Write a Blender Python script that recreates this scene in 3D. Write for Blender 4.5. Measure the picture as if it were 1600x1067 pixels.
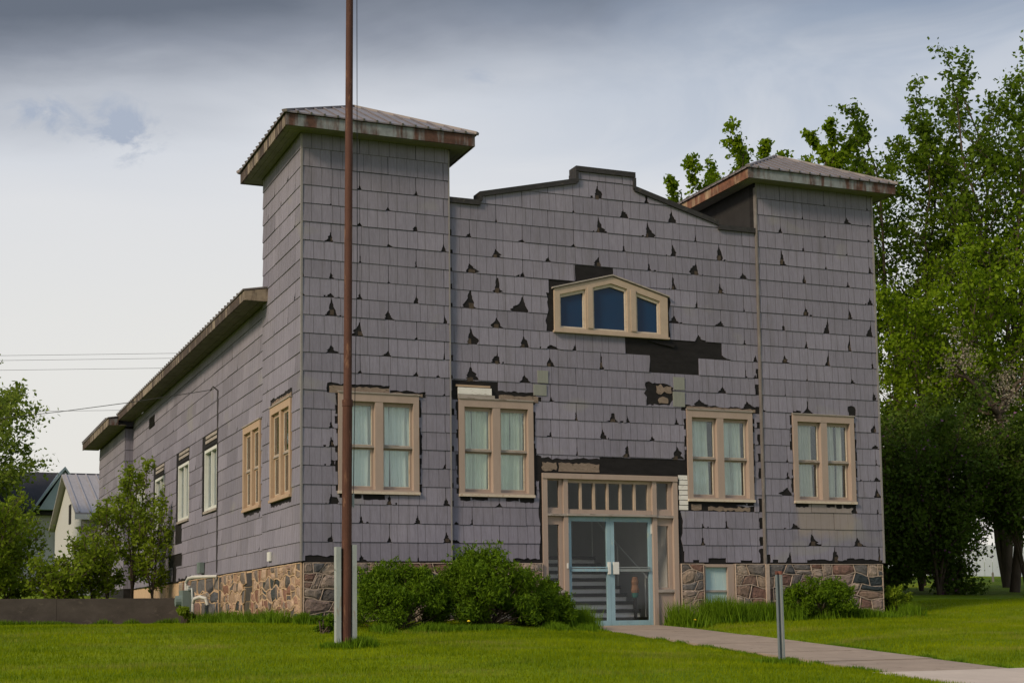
import bpy, bmesh, math, random
import numpy as np
from mathutils import Vector, Matrix
from mathutils.geometry import delaunay_2d_cdt

for o in list(bpy.data.objects):
    bpy.data.objects.remove(o)
scene = bpy.context.scene
COL = scene.collection
random.seed(11)
RNG = np.random.default_rng(7)

# ------------------------------------------------------------------ camera
cam = bpy.data.cameras.new('camera')
cam.sensor_width = 36.0
cam.lens = 51.83
cam.shift_y = 0.1354
cam.clip_start = 0.1
cam.clip_end = 2000
cam_o = bpy.data.objects.new('camera', cam)
COL.objects.link(cam_o)
cR = Vector((0.92493701, -0.37991989, -0.01234541))
cU = Vector((-0.02414442, -0.09113101, 0.99554617))
cF = Vector((0.37935284, 0.92051943, 0.09346339))
m = Matrix((cR, cU, -cF)).transposed().to_4x4()
m.translation = Vector((-6.3725, -25.1177, -1.0458))
cam_o.matrix_world = m
scene.camera = cam_o

# ------------------------------------------------------------------ world and sun
SUN_DIR = Vector((-0.77, -0.33, 0.54)).normalized()      # towards the sun
world = bpy.data.worlds.new('World')
scene.world = world
world.use_nodes = True


class NT:
    """small helper round a node tree"""
    def __init__(self, tree):
        self.t = tree
        self.n = tree.nodes
        self.l = tree.links

    def add(self, typ, ins=None, **props):
        nd = self.n.new(typ)
        for k, v in props.items():
            setattr(nd, k, v)
        for k, v in (ins or {}).items():
            s = nd.inputs[k]
            if isinstance(v, bpy.types.NodeSocket):
                self.l.new(v, s)
            else:
                s.default_value = v
        return nd

    def math(self, op, a, b=0.0, c=None, clamp=False):
        d = {0: a, 1: b}
        if c is not None:
            d[2] = c
        return self.add('ShaderNodeMath', d, operation=op, use_clamp=clamp).outputs[0]

    def vmath(self, op, a, b):
        nd = self.add('ShaderNodeVectorMath', {0: a, 1: b}, operation=op)
        return nd.outputs['Value'] if op in ('DOT_PRODUCT', 'LENGTH', 'DISTANCE') else nd.outputs[0]

    def ramp(self, fac, stops, interp='LINEAR'):
        nd = self.add('ShaderNodeValToRGB', {0: fac})
        cr = nd.color_ramp
        cr.interpolation = interp
        while len(cr.elements) < len(stops):
            cr.elements.new(0.5)
        for e, (p, c) in zip(cr.elements, stops):
            e.position = p
            e.color = (c[0], c[1], c[2], 1) if hasattr(c, '__len__') else (c, c, c, 1)
        return nd.outputs[0]

    def mix(self, fac, a, b, blend='MIX'):
        nd = self.add('ShaderNodeMix', data_type='RGBA', blend_type=blend)
        for k, v in ((0, fac), (6, a), (7, b)):
            if isinstance(v, bpy.types.NodeSocket):
                self.l.new(v, nd.inputs[k])
            elif k == 0:
                nd.inputs[k].default_value = v
            else:
                nd.inputs[k].default_value = (v[0], v[1], v[2], 1)
        return nd.outputs[2]

    def noise(self, vec, scale, detail=4.0, rough=0.55, dist=0.0):
        return self.add('ShaderNodeTexNoise', {'Vector': vec, 'Scale': scale, 'Detail': detail,
                                               'Roughness': rough, 'Distortion': dist}).outputs[0]

    def mapping(self, vec, scale=(1, 1, 1), loc=(0, 0, 0)):
        return self.add('ShaderNodeMapping', {'Vector': vec, 'Scale': scale, 'Location': loc}).outputs[0]


w = NT(world.node_tree)
w.n.clear()
out = w.add('ShaderNodeOutputWorld')
sky = w.add('ShaderNodeTexSky', sky_type='NISHITA', sun_disc=False)
sky.sun_elevation = math.asin(SUN_DIR.z)
sky.sun_rotation = math.atan2(SUN_DIR.x, SUN_DIR.y)
sky.air_density = 1.4
sky.dust_density = 3.0
bg_sky = w.add('ShaderNodeBackground', {'Color': sky.outputs[0], 'Strength': 0.10})
tc = w.add('ShaderNodeTexCoord')
dirv = tc.outputs['Generated']
sx = w.add('ShaderNodeSeparateXYZ', {0: dirv})
elev = sx.outputs[2]
# overcast sheet: bright low down, heavier slate cloud higher up
big = w.noise(w.mapping(dirv, (1.0, 1.0, 2.6), (3.1, 0.4, 1.7)), 1.7, 5, 0.55, 0.4)
fine = w.noise(w.mapping(dirv, (2.2, 2.2, 7.0), (0.3, 5.4, 0.2)), 3.0, 6, 0.6, 0.6)
e2 = w.math('ADD', elev, w.math('MULTIPLY', w.math('SUBTRACT', big, 0.5), 0.09))
e2 = w.math('ADD', e2, w.math('MULTIPLY', w.math('SUBTRACT', fine, 0.5), 0.022))
e2 = w.math('SUBTRACT', e2, w.math('MULTIPLY', w.math('SUBTRACT', sx.outputs[0], 0.14), 0.085))
cloud = w.ramp(e2, [(0.0, (0.475, 0.455, 0.428)), (0.18, (0.468, 0.456, 0.438)), (0.28, (0.442, 0.440, 0.446)),
                    (0.318, (0.40, 0.408, 0.43)), (0.343, (0.285, 0.296, 0.325)), (0.363, (0.150, 0.160, 0.188)), (0.383, (0.072, 0.079, 0.098)), (0.46, (0.070, 0.078, 0.098)),
                    (0.62, (0.21, 0.245, 0.31)), (1.0, (0.40, 0.46, 0.57))])
# thinner, bluer cloud towards the right of the view
blue = w.math('MULTIPLY', w.math('SUBTRACT', sx.outputs[0], 0.28), 2.6, clamp=True)
blue = w.math('MULTIPLY', blue, w.math('MULTIPLY', w.math('SUBTRACT', elev, 0.17), 7.0, clamp=True))
streak = w.noise(w.mapping(dirv, (1.6, 1.6, 6.0), (1.3, 2.4, 4.2)), 2.6, 5, 0.6, 0.8)
blue = w.math('MULTIPLY', blue, w.ramp(streak, [(0.35, 0.35), (0.62, 0.95)]))
cloud = w.mix(w.math('MULTIPLY', blue, 0.92), cloud, w.ramp(elev, [(0.27, (0.23, 0.285, 0.38)), (0.37, (0.115, 0.155, 0.225))]))
# loose darker wisps
def wisp(cloud, d, size, amt, flat=2.6):
    d = Vector(d).normalized()
    df = w.add('ShaderNodeVectorMath', {0: dirv, 1: tuple(d)}, operation='SUBTRACT').outputs[0]
    df = w.mapping(df, (1, 1, flat))
    r = w.add('ShaderNodeVectorMath', {0: df}, operation='LENGTH').outputs['Value']
    mask = w.math('SUBTRACT', 1.0, w.math('DIVIDE', r, size), clamp=True)
    nz = w.noise(w.mapping(dirv, (1, 1, 1.6), (d.x * 7, 1.3, 0)), 26, 6, 0.62, 0.5)
    f = w.math('MULTIPLY', w.math('SUBTRACT', w.math('ADD', nz, w.math('MULTIPLY', mask, 0.30)), 0.66, clamp=True), 4.0, clamp=True)
    f = w.math('MULTIPLY', w.math('MULTIPLY', f, mask, clamp=True), amt)
    return w.mix(f, cloud, (0.235, 0.26, 0.315))
def pdir(u, v):
    return cR * ((u - 800) / 2303.46) - cU * ((v - 750.17) / 2303.46) + cF
cloud = wisp(cloud, pdir(185, 205), 0.046, 2.6, 1.5)
cloud = wisp(cloud, pdir(70, 180), 0.038, 2.4, 1.5)
cloud = wisp(cloud, pdir(120, 198), 0.032, 1.9, 1.8)
cloud = wisp(cloud, pdir(748, 120), 0.035, 1.0, 1.2)
bg_cl = w.add('ShaderNodeBackground', {'Color': cloud, 'Strength': 1.0})
mx = w.add('ShaderNodeMixShader', {0: 0.9, 1: bg_sky.outputs[0], 2: bg_cl.outputs[0]})
w.l.new(mx.outputs[0], out.inputs[0])

sun = bpy.data.lights.new('sun', 'SUN')
sun.energy = 1.75
sun.angle = math.radians(12)
sun.color = (1.0, 0.81, 0.57)
sun_o = bpy.data.objects.new('sun', sun)
COL.objects.link(sun_o)
sun_o.location = (-30, -12, 30)
sun_o.rotation_euler = SUN_DIR.to_track_quat('Z', 'Y').to_euler()

scene.render.engine = 'CYCLES'
scene.view_settings.view_transform = 'Standard'
scene.view_settings.look = 'None'
scene.view_settings.exposure = 0.80
scene.cycles.max_bounces = 8
scene.cycles.diffuse_bounces = 4
scene.cycles.transparent_max_bounces = 12
scene.view_settings.gamma = 1.0

# ------------------------------------------------------------------ materials
MATS = {}


def new_mat(name):
    mt = bpy.data.materials.new(name)
    mt.use_nodes = True
    t = NT(mt.node_tree)
    t.n.clear()
    MATS[name] = mt
    return t


def finish(t, color, rough=0.8, bump=None, bstr=0.3, bdist=0.01, spec=0.3, metal=0.0, **extra):
    ins = {'Base Color': color if isinstance(color, bpy.types.NodeSocket) else (*color, 1), 'Roughness': rough,
           'Specular IOR Level': spec, 'Metallic': metal}
    ins.update(extra)
    p = t.add('ShaderNodeBsdfPrincipled', ins)
    if bump is not None:
        b = t.add('ShaderNodeBump', {'Height': bump, 'Strength': bstr, 'Distance': bdist})
        t.l.new(b.outputs[0], p.inputs['Normal'])
    o = t.add('ShaderNodeOutputMaterial')
    t.l.new(p.outputs[0], o.inputs[0])
    return p


def wpos(t):
    return t.add('ShaderNodeNewGeometry').outputs['Position']


def simple(name, c, rough=0.8, var=0.25, scale=6.0, stretch=(1, 1, 1), spec=0.3, metal=0.0, c2=None, thr=None, fine=60, bstr=0.25, bdist=0.004):
    """a colour with two scales of mottling, optional second colour patches"""
    t = new_mat(name)
    p = wpos(t)
    mp = t.mapping(p, stretch)
    n1 = t.noise(mp, scale, 5, 0.6)
    n2 = t.noise(mp, fine, 3, 0.6)
    lo = tuple(x * (1 - var) for x in c)
    hi = tuple(min(1, x * (1 + var)) for x in c)
    col = t.ramp(n1, [(0.3, lo), (0.7, hi)])
    col = t.mix(0.35, col, t.ramp(n2, [(0.3, lo), (0.7, hi)]))
    if c2 is not None:
        th = thr or 0.6
        n3 = t.noise(t.mapping(p, stretch, (3.3, 7.1, 1.9)), scale * 1.7, 6, 0.65, 0.3)
        col = t.mix(t.ramp(n3, [(th - 0.03, 0.0), (th + 0.04, 1.0)]), col, c2)
    finish(t, col, rough, n2, bstr, bdist, spec, metal)
    return MATS[name]


def siding_material():
    t = new_mat('siding')
    uv = t.add('ShaderNodeUVMap').outputs[0]
    s = t.add('ShaderNodeSeparateXYZ', {0: uv})
    u = t.math('FRACT', s.outputs[0])
    v = s.outputs[1]
    stops = [(0.0, 0.0)]
    for p in (0.155, 0.335, 0.52, 0.655, 0.84):
        stops += [(p, 1.0), (p + 0.0075, 0.0)]
    line = t.ramp(u, stops, 'CONSTANT')
    isl = t.add('ShaderNodeNewGeometry').outputs['Random Per Island']
    pos = wpos(t)
    grain = t.noise(t.mapping(uv, (120, 3.0, 1)), 1.0, 4, 0.7)
    grain2 = t.noise(t.mapping(uv, (30, 1.2, 1), (7, 2, 0)), 1.0, 3, 0.6)
    blot = t.noise(t.mapping(pos, (1, 1, 0.55)), 0.9, 5, 0.6)
    base = t.ramp(blot, [(0.28, (0.176, 0.170, 0.219)), (0.55, (0.199, 0.191, 0.243)), (0.78, (0.222, 0.211, 0.262))])
    base = t.mix(0.42, base, t.ramp(grain, [(0.25, 0.34), (0.5, 0.5), (0.75, 0.66)]), 'OVERLAY')
    base = t.mix(0.30, base, t.ramp(grain2, [(0.3, 0.33), (0.7, 0.67)]), 'OVERLAY')
    base = t.mix(1.0, base, t.ramp(isl, [(0.0, 0.84), (0.5, 1.0), (1.0, 1.13)]), 'MULTIPLY')
    # streaks run down, grime lies under the butt of the course above
    st = t.noise(t.mapping(pos, (5, 5, 0.5), (1, 2, 3)), 1.0, 4, 0.6)
    base = t.mix(t.ramp(st, [(0.52, 0.0), (0.74, 0.32)]), base, (0.105, 0.098, 0.098))
    base = t.mix(t.math('MULTIPLY', line, 0.78), base, (0.05, 0.046, 0.05))
    # a few pale repainted places
    pale = t.noise(t.mapping(pos, (1.2, 1.2, 2.0), (9, 4, 2)), 0.55, 2, 0.5)
    base = t.mix(t.ramp(pale, [(0.66, 0.0), (0.72, 0.30)]), base, (0.25, 0.25, 0.22))
    # washed-out stain under the window of the right tower
    ps = t.add('ShaderNodeSeparateXYZ', {0: pos})
    wob = t.math('MULTIPLY', t.math('SUBTRACT', t.noise(pos, 5, 3), 0.5), 0.25)
    bx = t.ramp(t.math('ABSOLUTE', t.math('SUBTRACT', t.math('ADD', ps.outputs[0], wob), 10.84)), [(0.62, 1.0), (0.74, 0.0)])
    bz = t.ramp(t.math('ABSOLUTE', t.math('SUBTRACT', t.math('ADD', ps.outputs[2], wob), 0.90)), [(0.26, 1.0), (0.44, 0.0)])
    by = t.math('LESS_THAN', ps.outputs[1], 0.05)
    base = t.mix(t.math('MULTIPLY', t.math('MULTIPLY', bx, bz), t.math('MULTIPLY', by, 0.55)), base, (0.29, 0.245, 0.20))
    h = t.math('SUBTRACT', t.math('MULTIPLY', grain, 0.5), line)
    finish(t, base, 0.88, h, 0.45, 0.006, 0.25)


siding_material()
simple('felt', (0.012, 0.011, 0.012), 0.85, 0.5, 5, (1, 1, 2.5), 0.25)
simple('chip_core', (0.070, 0.055, 0.045), 0.95, 0.4, 14, spec=0.1)
simple('fibreboard', (0.21, 0.165, 0.135), 0.95, 0.3, 9, (1, 1, 3), spec=0.1, c2=(0.05, 0.045, 0.04), thr=0.62)
simple('tan_paint', (0.328, 0.258, 0.222), 0.7, 0.10, 5, (1, 1, 0.25), 0.3, c2=(0.30, 0.225, 0.185), thr=0.66)
simple('cream_paint', (0.38, 0.302, 0.238), 0.7, 0.12, 6, (1, 1, 1), 0.3, c2=(0.36, 0.29, 0.21), thr=0.64)
simple('yellow_tan_paint', (0.37, 0.268, 0.19), 0.7, 0.12, 6, (1, 1, 0.3), 0.3, c2=(0.34, 0.25, 0.17), thr=0.68)
simple('putty_white', (0.50, 0.435, 0.36), 0.7, 0.12, 12, spec=0.3, c2=(0.40, 0.30, 0.22), thr=0.60)
simple('worn_wood', (0.30, 0.27, 0.25), 0.9, 0.25, 4, (1, 1, 6), 0.2, c2=(0.16, 0.13, 0.11), thr=0.6)
simple('white_board', (0.66, 0.65, 0.63), 0.75, 0.12, 5, (1, 1, 5), 0.3, c2=(0.38, 0.35, 0.32), thr=0.62)
simple('white_vinyl', (0.56, 0.58, 0.555), 0.5, 0.06, 6)
simple('blue_paint', (0.235, 0.365, 0.435), 0.55, 0.14, 5, (1, 1, 0.4), 0.4, c2=(0.33, 0.42, 0.40), thr=0.62)
simple('pale_blue_board', (0.36, 0.50, 0.53), 0.7, 0.12, 4, (8, 8, 0.6), 0.3, c2=(0.48, 0.56, 0.56), thr=0.6)
simple('soffit', (0.18, 0.172, 0.15), 0.9, 0.25, 3, c2=(0.13, 0.12, 0.09), thr=0.64)
simple('soffit_brown', (0.13, 0.115, 0.10), 0.9, 0.35, 3, c2=(0.07, 0.06, 0.05), thr=0.6)
simple('trim_strip', (0.215, 0.205, 0.205), 0.7, 0.15, 4)
simple('trim_cream', (0.140, 0.128, 0.126), 0.75, 0.15, 3, (1, 1, 0.6), c2=(0.18, 0.17, 0.165), thr=0.55)
simple('pale_tab', (0.215, 0.225, 0.205), 0.9, 0.12, 6, (4, 4, 0.5))
simple('coping', (0.028, 0.027, 0.028), 0.7, 0.4, 6, c2=(0.07, 0.062, 0.05), thr=0.62)
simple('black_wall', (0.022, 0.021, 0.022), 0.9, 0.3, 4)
simple('mortar', (0.25, 0.195, 0.16), 0.95, 0.18, 10, spec=0.1)
simple('mortar_bead', (0.39, 0.315, 0.265), 0.95, 0.15, 14, spec=0.1, c2=(0.36, 0.28, 0.22), thr=0.62)
simple('mortar_side', (0.46, 0.335, 0.225), 0.95, 0.2, 10, spec=0.1)
simple('concrete_wall', (0.082, 0.070, 0.064), 0.95, 0.35, 2.2, (1, 1, 1.6), 0.15, c2=(0.12, 0.102, 0.09), thr=0.62)
simple('concrete_walk', (0.285, 0.228, 0.182), 0.95, 0.18, 2.5, spec=0.15, c2=(0.17, 0.13, 0.10), thr=0.64, bstr=0.4)
simple('concrete_pale', (0.44, 0.375, 0.32), 0.95, 0.12, 2.5, spec=0.15, bstr=0.4)
simple('galvanized', (0.24, 0.27, 0.28), 0.55, 0.15, 8, (1, 1, 0.4), 0.5, 0.35, c2=(0.26, 0.28, 0.28), thr=0.6)
simple('post_paint', (0.30, 0.335, 0.335), 0.8, 0.16, 9, (1, 1, 0.3), 0.3, c2=(0.27, 0.25, 0.22), thr=0.60)
simple('rusty_pole', (0.075, 0.030, 0.020), 0.75, 0.35, 7, (1, 1, 0.25), 0.3, c2=(0.15, 0.075, 0.045), thr=0.60)
simple('rust_cap', (0.16, 0.065, 0.05), 0.9, 0.3, 12)
simple('dark_stair', (0.020, 0.017, 0.018), 0.7, 0.3, 10)
simple('stair_riser', (0.88, 0.87, 0.88), 0.7, 0.08, 4)
simple('inner_wall', (0.62, 0.60, 0.60), 0.9, 0.08, 2)
simple('inner_panel', (0.11, 0.09, 0.07), 0.7, 0.2, 8, (6, 1, 0.2))
simple('inner_floor', (0.32, 0.29, 0.27), 0.8, 0.2, 3)
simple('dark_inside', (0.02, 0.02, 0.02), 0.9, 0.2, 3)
simple('white_metal', (0.62, 0.63, 0.62), 0.4, 0.06, 6, spec=0.5)
simple('meter_green', (0.13, 0.17, 0.165), 0.5, 0.15, 6, spec=0.4)
simple('meter_white', (0.45, 0.45, 0.43), 0.5, 0.08, 8, spec=0.4)
simple('bark', (0.075, 0.058, 0.045), 0.95, 0.35, 6, (1, 1, 0.3), 0.1)
simple('bark_grey', (0.12, 0.10, 0.085), 0.95, 0.35, 6, (1, 1, 0.3), 0.1)
simple('wire', (0.02, 0.02, 0.022), 0.6, 0.1, 5)
simple('house_white', (0.44, 0.445, 0.45), 0.8, 0.06, 1.5, (1, 1, 14), 0.3)
simple('house_roof', (0.27, 0.255, 0.26), 0.55, 0.15, 1.5, (6, 1, 1), 0.4)
simple('house_dark_roof', (0.030, 0.030, 0.036), 0.9, 0.25, 2)
simple('house_blue', (0.27, 0.34, 0.37), 0.8, 0.1, 2)
simple('porch_roof', (0.19, 0.115, 0.10), 0.7, 0.2, 3, (4, 1, 1))
simple('fence_white', (0.56, 0.62, 0.70), 0.7, 0.06, 4, (1, 1, 0.4))
simple('terracotta', (0.28, 0.14, 0.08), 0.7, 0.2, 12)
simple('teal', (0.03, 0.15, 0.13), 0.6, 0.2, 12)
simple('petal_yellow', (0.75, 0.55, 0.02), 0.6, 0.1, 8)


def ribbed_roof(name, c, c2):
    t = new_mat(name)
    p = wpos(t)
    n = t.noise(t.mapping(p, (1, 1, 1)), 1.6, 5, 0.6)
    col = t.ramp(n, [(0.3, c), (0.7, c2)])
    st = t.noise(t.mapping(p, (7, 1.0, 1)), 1.0, 4, 0.6)
    col = t.mix(t.ramp(st, [(0.5, 0.0), (0.72, 0.5)]), col, (0.17, 0.13, 0.12))
    finish(t, col, 0.5, n, 0.1, 0.01, 0.4, 0.15)


ribbed_roof('metal_roof', (0.135, 0.122, 0.125), (0.21, 0.19, 0.195))


def fascia_mat(name, paint, rust, thr, soft=0.05, sx=5.0):
    t = new_mat(name)
    p = wpos(t)
    n1 = t.noise(t.mapping(p, (sx, sx, 0.9)), 1.0, 6, 0.62, 0.2)
    n2 = t.noise(t.mapping(p, (0.55, 0.55, 0.3), (2, 5, 1)), 1.0, 2, 0.5)
    f = t.math('ADD', t.math('MULTIPLY', n1, 0.62), t.math('MULTIPLY', n2, 0.38))
    mask = t.ramp(f, [(thr - soft, 0.0), (thr + soft, 1.0)])
    n3 = t.noise(p, 9, 5, 0.6)
    pc = t.ramp(n3, [(0.3, tuple(x * 0.75 for x in paint)), (0.7, tuple(x * 1.15 for x in paint))])
    rc = t.ramp(n3, [(0.3, tuple(x * 0.6 for x in rust)), (0.7, tuple(x * 1.5 for x in rust))])
    finish(t, t.mix(mask, pc, rc), 0.75, n3, 0.3, 0.004, 0.3)


fascia_mat('fascia_blue', (0.20, 0.22, 0.235), (0.075, 0.038, 0.028), 0.50)
fascia_mat('fascia_rust', (0.33, 0.24, 0.155), (0.135, 0.060, 0.036), 0.475)
fascia_mat('fascia_peel', (0.25, 0.205, 0.16), (0.055, 0.038, 0.030), 0.475, 0.03, 7.0)


def stone_mat():
    t = new_mat('stone')
    oi = t.add('ShaderNodeObjectInfo')
    p = wpos(t)
    n1 = t.noise(p, 9, 6, 0.65, 0.3)
    n2 = t.noise(p, 55, 4, 0.6)
    c = t.mix(0.75, oi.outputs['Color'], t.ramp(n1, [(0.25, 0.22), (0.5, 0.5), (0.75, 0.80)]), 'OVERLAY')
    c = t.mix(0.5, c, t.ramp(n2, [(0.3, 0.30), (0.7, 0.70)]), 'OVERLAY')
    finish(t, c, 0.88, t.math('ADD', t.math('MULTIPLY', n1, 1.6), t.math('MULTIPLY', n2, 0.4)), 0.6, 0.02, 0.25)


stone_mat()


def glass_mat(name, tint, refl, rough=0.03, fk=0.6):
    t = new_mat(name)
    lw = t.add('ShaderNodeLayerWeight', {'Blend': 0.35})
    tr = t.add('ShaderNodeBsdfTransparent', {'Color': (*tint, 1)})
    gl = t.add('ShaderNodeBsdfGlossy', {'Color': (0.9, 0.95, 1.0, 1), 'Roughness': rough})
    f = t.math('ADD', t.math('MULTIPLY', lw.outputs['Fresnel'], fk), refl, clamp=True)
    mxs = t.add('ShaderNodeMixShader', {0: f, 1: tr.outputs[0], 2: gl.outputs[0]})
    o = t.add('ShaderNodeOutputMaterial')
    t.l.new(mxs.outputs[0], o.inputs[0])


glass_mat('glass', (0.95, 0.98, 0.97), 0.03)
glass_mat('glass_door', (0.98, 0.99, 0.99), 0.0, 0.03, 0.35)
glass_mat('glass_side', (0.80, 0.84, 0.86), 0.22)
t = new_mat('sky_painted_glass')  # dark blue base colour stands in for the sky mirrored in the panes
finish(t, t.ramp(t.noise(wpos(t), 1.4, 3), [(0.3, (0.002, 0.030, 0.085)), (0.7, (0.008, 0.026, 0.070))]), 0.08, None, spec=0.22)


def cloth(name, c, c2):
    t = new_mat(name)
    p = wpos(t)
    n = t.noise(t.mapping(p, (14, 14, 0.5)), 1.0, 4, 0.6)
    n2 = t.noise(p, 2.2, 3)
    col = t.mix(0.6, t.ramp(n, [(0.3, c2), (0.7, c)]), t.ramp(n2, [(0.3, c2), (0.7, c)]))
    d = t.add('ShaderNodeBsdfDiffuse', {'Color': col})
    tl = t.add('ShaderNodeBsdfTranslucent', {'Color': col})
    mxs = t.add('ShaderNodeMixShader', {0: 0.06, 1: d.outputs[0], 2: tl.outputs[0]})
    o = t.add('ShaderNodeOutputMaterial')
    t.l.new(mxs.outputs[0], o.inputs[0])


cloth('curtain_teal', (0.88, 0.93, 0.93), (0.70, 0.80, 0.81))
cloth('curtain_green', (0.86, 0.92, 0.82), (0.64, 0.72, 0.61))
cloth('curtain_blue', (0.82, 0.88, 0.87), (0.52, 0.56, 0.48))
cloth('curtain_grey', (0.72, 0.70, 0.65), (0.50, 0.50, 0.45))
cloth('curtain_white', (0.78, 0.78, 0.78), (0.60, 0.60, 0.62))


def leaf_mat(name, dark, light, trans=0.35):
    t = new_mat(name)
    isl = t.add('ShaderNodeNewGeometry').outputs['Random Per Island']
    p = wpos(t)
    n = t.noise(p, 0.9, 3, 0.6)
    f = t.math('ADD', t.math('MULTIPLY', isl, 0.55), t.math('MULTIPLY', t.math('SUBTRACT', n, 0.28), 1.0), clamp=True)
    col = t.mix(f, dark, light)
    d = t.add('ShaderNodeBsdfPrincipled', {'Base Color': col, 'Roughness': 0.6, 'Specular IOR Level': 0.10})
    tl = t.add('ShaderNodeBsdfTranslucent', {'Color': col})
    mxs = t.add('ShaderNodeMixShader', {0: trans, 1: d.outputs[0], 2: tl.outputs[0]})
    o = t.add('ShaderNodeOutputMaterial')
    t.l.new(mxs.outputs[0], o.inputs[0])


leaf_mat('leaf_tall', (0.050, 0.095, 0.006), (0.130, 0.205, 0.010), 0.45)
leaf_mat('leaf_bright', (0.078, 0.142, 0.005), (0.200, 0.295, 0.009), 0.45)
leaf_mat('leaf_dark', (0.034, 0.068, 0.008), (0.100, 0.155, 0.016), 0.35)
leaf_mat('leaf_yew', (0.034, 0.076, 0.004), (0.135, 0.225, 0.008), 0.3)
leaf_mat('leaf_sapling', (0.100, 0.155, 0.010), (0.250, 0.335, 0.022), 0.5)
leaf_mat('leaf_far', (0.095, 0.140, 0.016), (0.215, 0.280, 0.036), 0.4)
leaf_mat('blossom_pale', (0.20, 0.20, 0.13), (0.42, 0.36, 0.30), 0.3)
leaf_mat('blossom_lilac', (0.13, 0.05, 0.12), (0.27, 0.13, 0.24), 0.3)
def blade_mat(name, dark, light, dry):
    t = new_mat(name)
    isl = t.add('ShaderNodeNewGeometry').outputs['Random Per Island']
    p = wpos(t)
    n1 = t.noise(t.mapping(p, (0.30, 0.85, 0.0)), 1.0, 4, 0.6, 0.6)
    n2 = t.noise(t.mapping(p, (1, 1, 0)), 3.2, 3, 0.6)
    f = t.math('ADD', t.math('MULTIPLY', isl, 0.40), t.math('MULTIPLY', t.math('SUBTRACT', n1, 0.32), 1.7))
    f = t.math('ADD', f, t.math('MULTIPLY', t.math('SUBTRACT', n2, 0.5), 0.9), clamp=True)
    col = t.mix(f, dark, light)
    n3 = t.noise(t.mapping(p, (0.45, 1.1, 0.0), (5, 2, 0)), 1.0, 5, 0.65)
    dm = t.math('MULTIPLY', t.ramp(n3, [(0.54, 0.0), (0.68, 0.8)]), t.ramp(isl, [(0.3, 1.0), (0.9, 0.3)]))
    col = t.mix(dm, col, dry)
    d = t.add('ShaderNodeBsdfPrincipled', {'Base Color': col, 'Roughness': 0.65, 'Specular IOR Level': 0.08})
    tl = t.add('ShaderNodeBsdfTranslucent', {'Color': col})
    mxs = t.add('ShaderNodeMixShader', {0: 0.4, 1: d.outputs[0], 2: tl.outputs[0]})
    o = t.add('ShaderNodeOutputMaterial')
    t.l.new(mxs.outputs[0], o.inputs[0])


blade_mat('blade', (0.074, 0.135, 0.001), (0.265, 0.320, 0.002), (0.31, 0.275, 0.08))
leaf_mat('blade_tall', (0.055, 0.120, 0.004), (0.150, 0.250, 0.010), 0.35)


def lawn_mat():
    t = new_mat('lawn')
    p = wpos(t)
    n1 = t.noise(t.mapping(p, (0.6, 1.0, 1)), 0.55, 5, 0.6, 0.4)
    n2 = t.noise(p, 5, 5, 0.65)
    n3 = t.noise(p, 60, 3, 0.7)
    c = t.ramp(n1, [(0.3, (0.085, 0.140, 0.003)), (0.5, (0.125, 0.185, 0.004)), (0.72, (0.180, 0.225, 0.008))])
    c = t.mix(0.55, c, t.ramp(n2, [(0.3, 0.32), (0.7, 0.66)]), 'OVERLAY')
    c = t.mix(0.55, c, t.ramp(n3, [(0.3, 0.30), (0.7, 0.70)]), 'OVERLAY')
    n4 = t.noise(t.mapping(p, (0.8, 1.6, 1), (4, 1, 0)), 0.8, 5, 0.65)
    c = t.mix(t.ramp(n4, [(0.66, 0.0), (0.76, 0.55)]), c, (0.20, 0.17, 0.06))
    finish(t, c, 0.95, n3, 0.6, 0.03, 0.1)


lawn_mat()

# ------------------------------------------------------------------ object helpers
WORG = {}


def link(name, me, parent=None, org=(0, 0, 0)):
    o = bpy.data.objects.new(name, me)
    COL.objects.link(o)
    org = Vector(org)
    WORG[o] = org
    if parent is not None:
        o.parent = parent
        o.location = org - WORG[parent]
    else:
        o.location = org
    return o


def thing(name, label, cat, loc, group=None):
    o = link(name, None, None, loc)
    return tag(o, label, cat, group)


def tag(o, label=None, cat=None, group=None, kind=None):
    if label:
        o['label'] = label
    if cat:
        o['category'] = cat
    if group:
        o['group'] = group
    if kind:
        o['kind'] = kind
    return o


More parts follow.
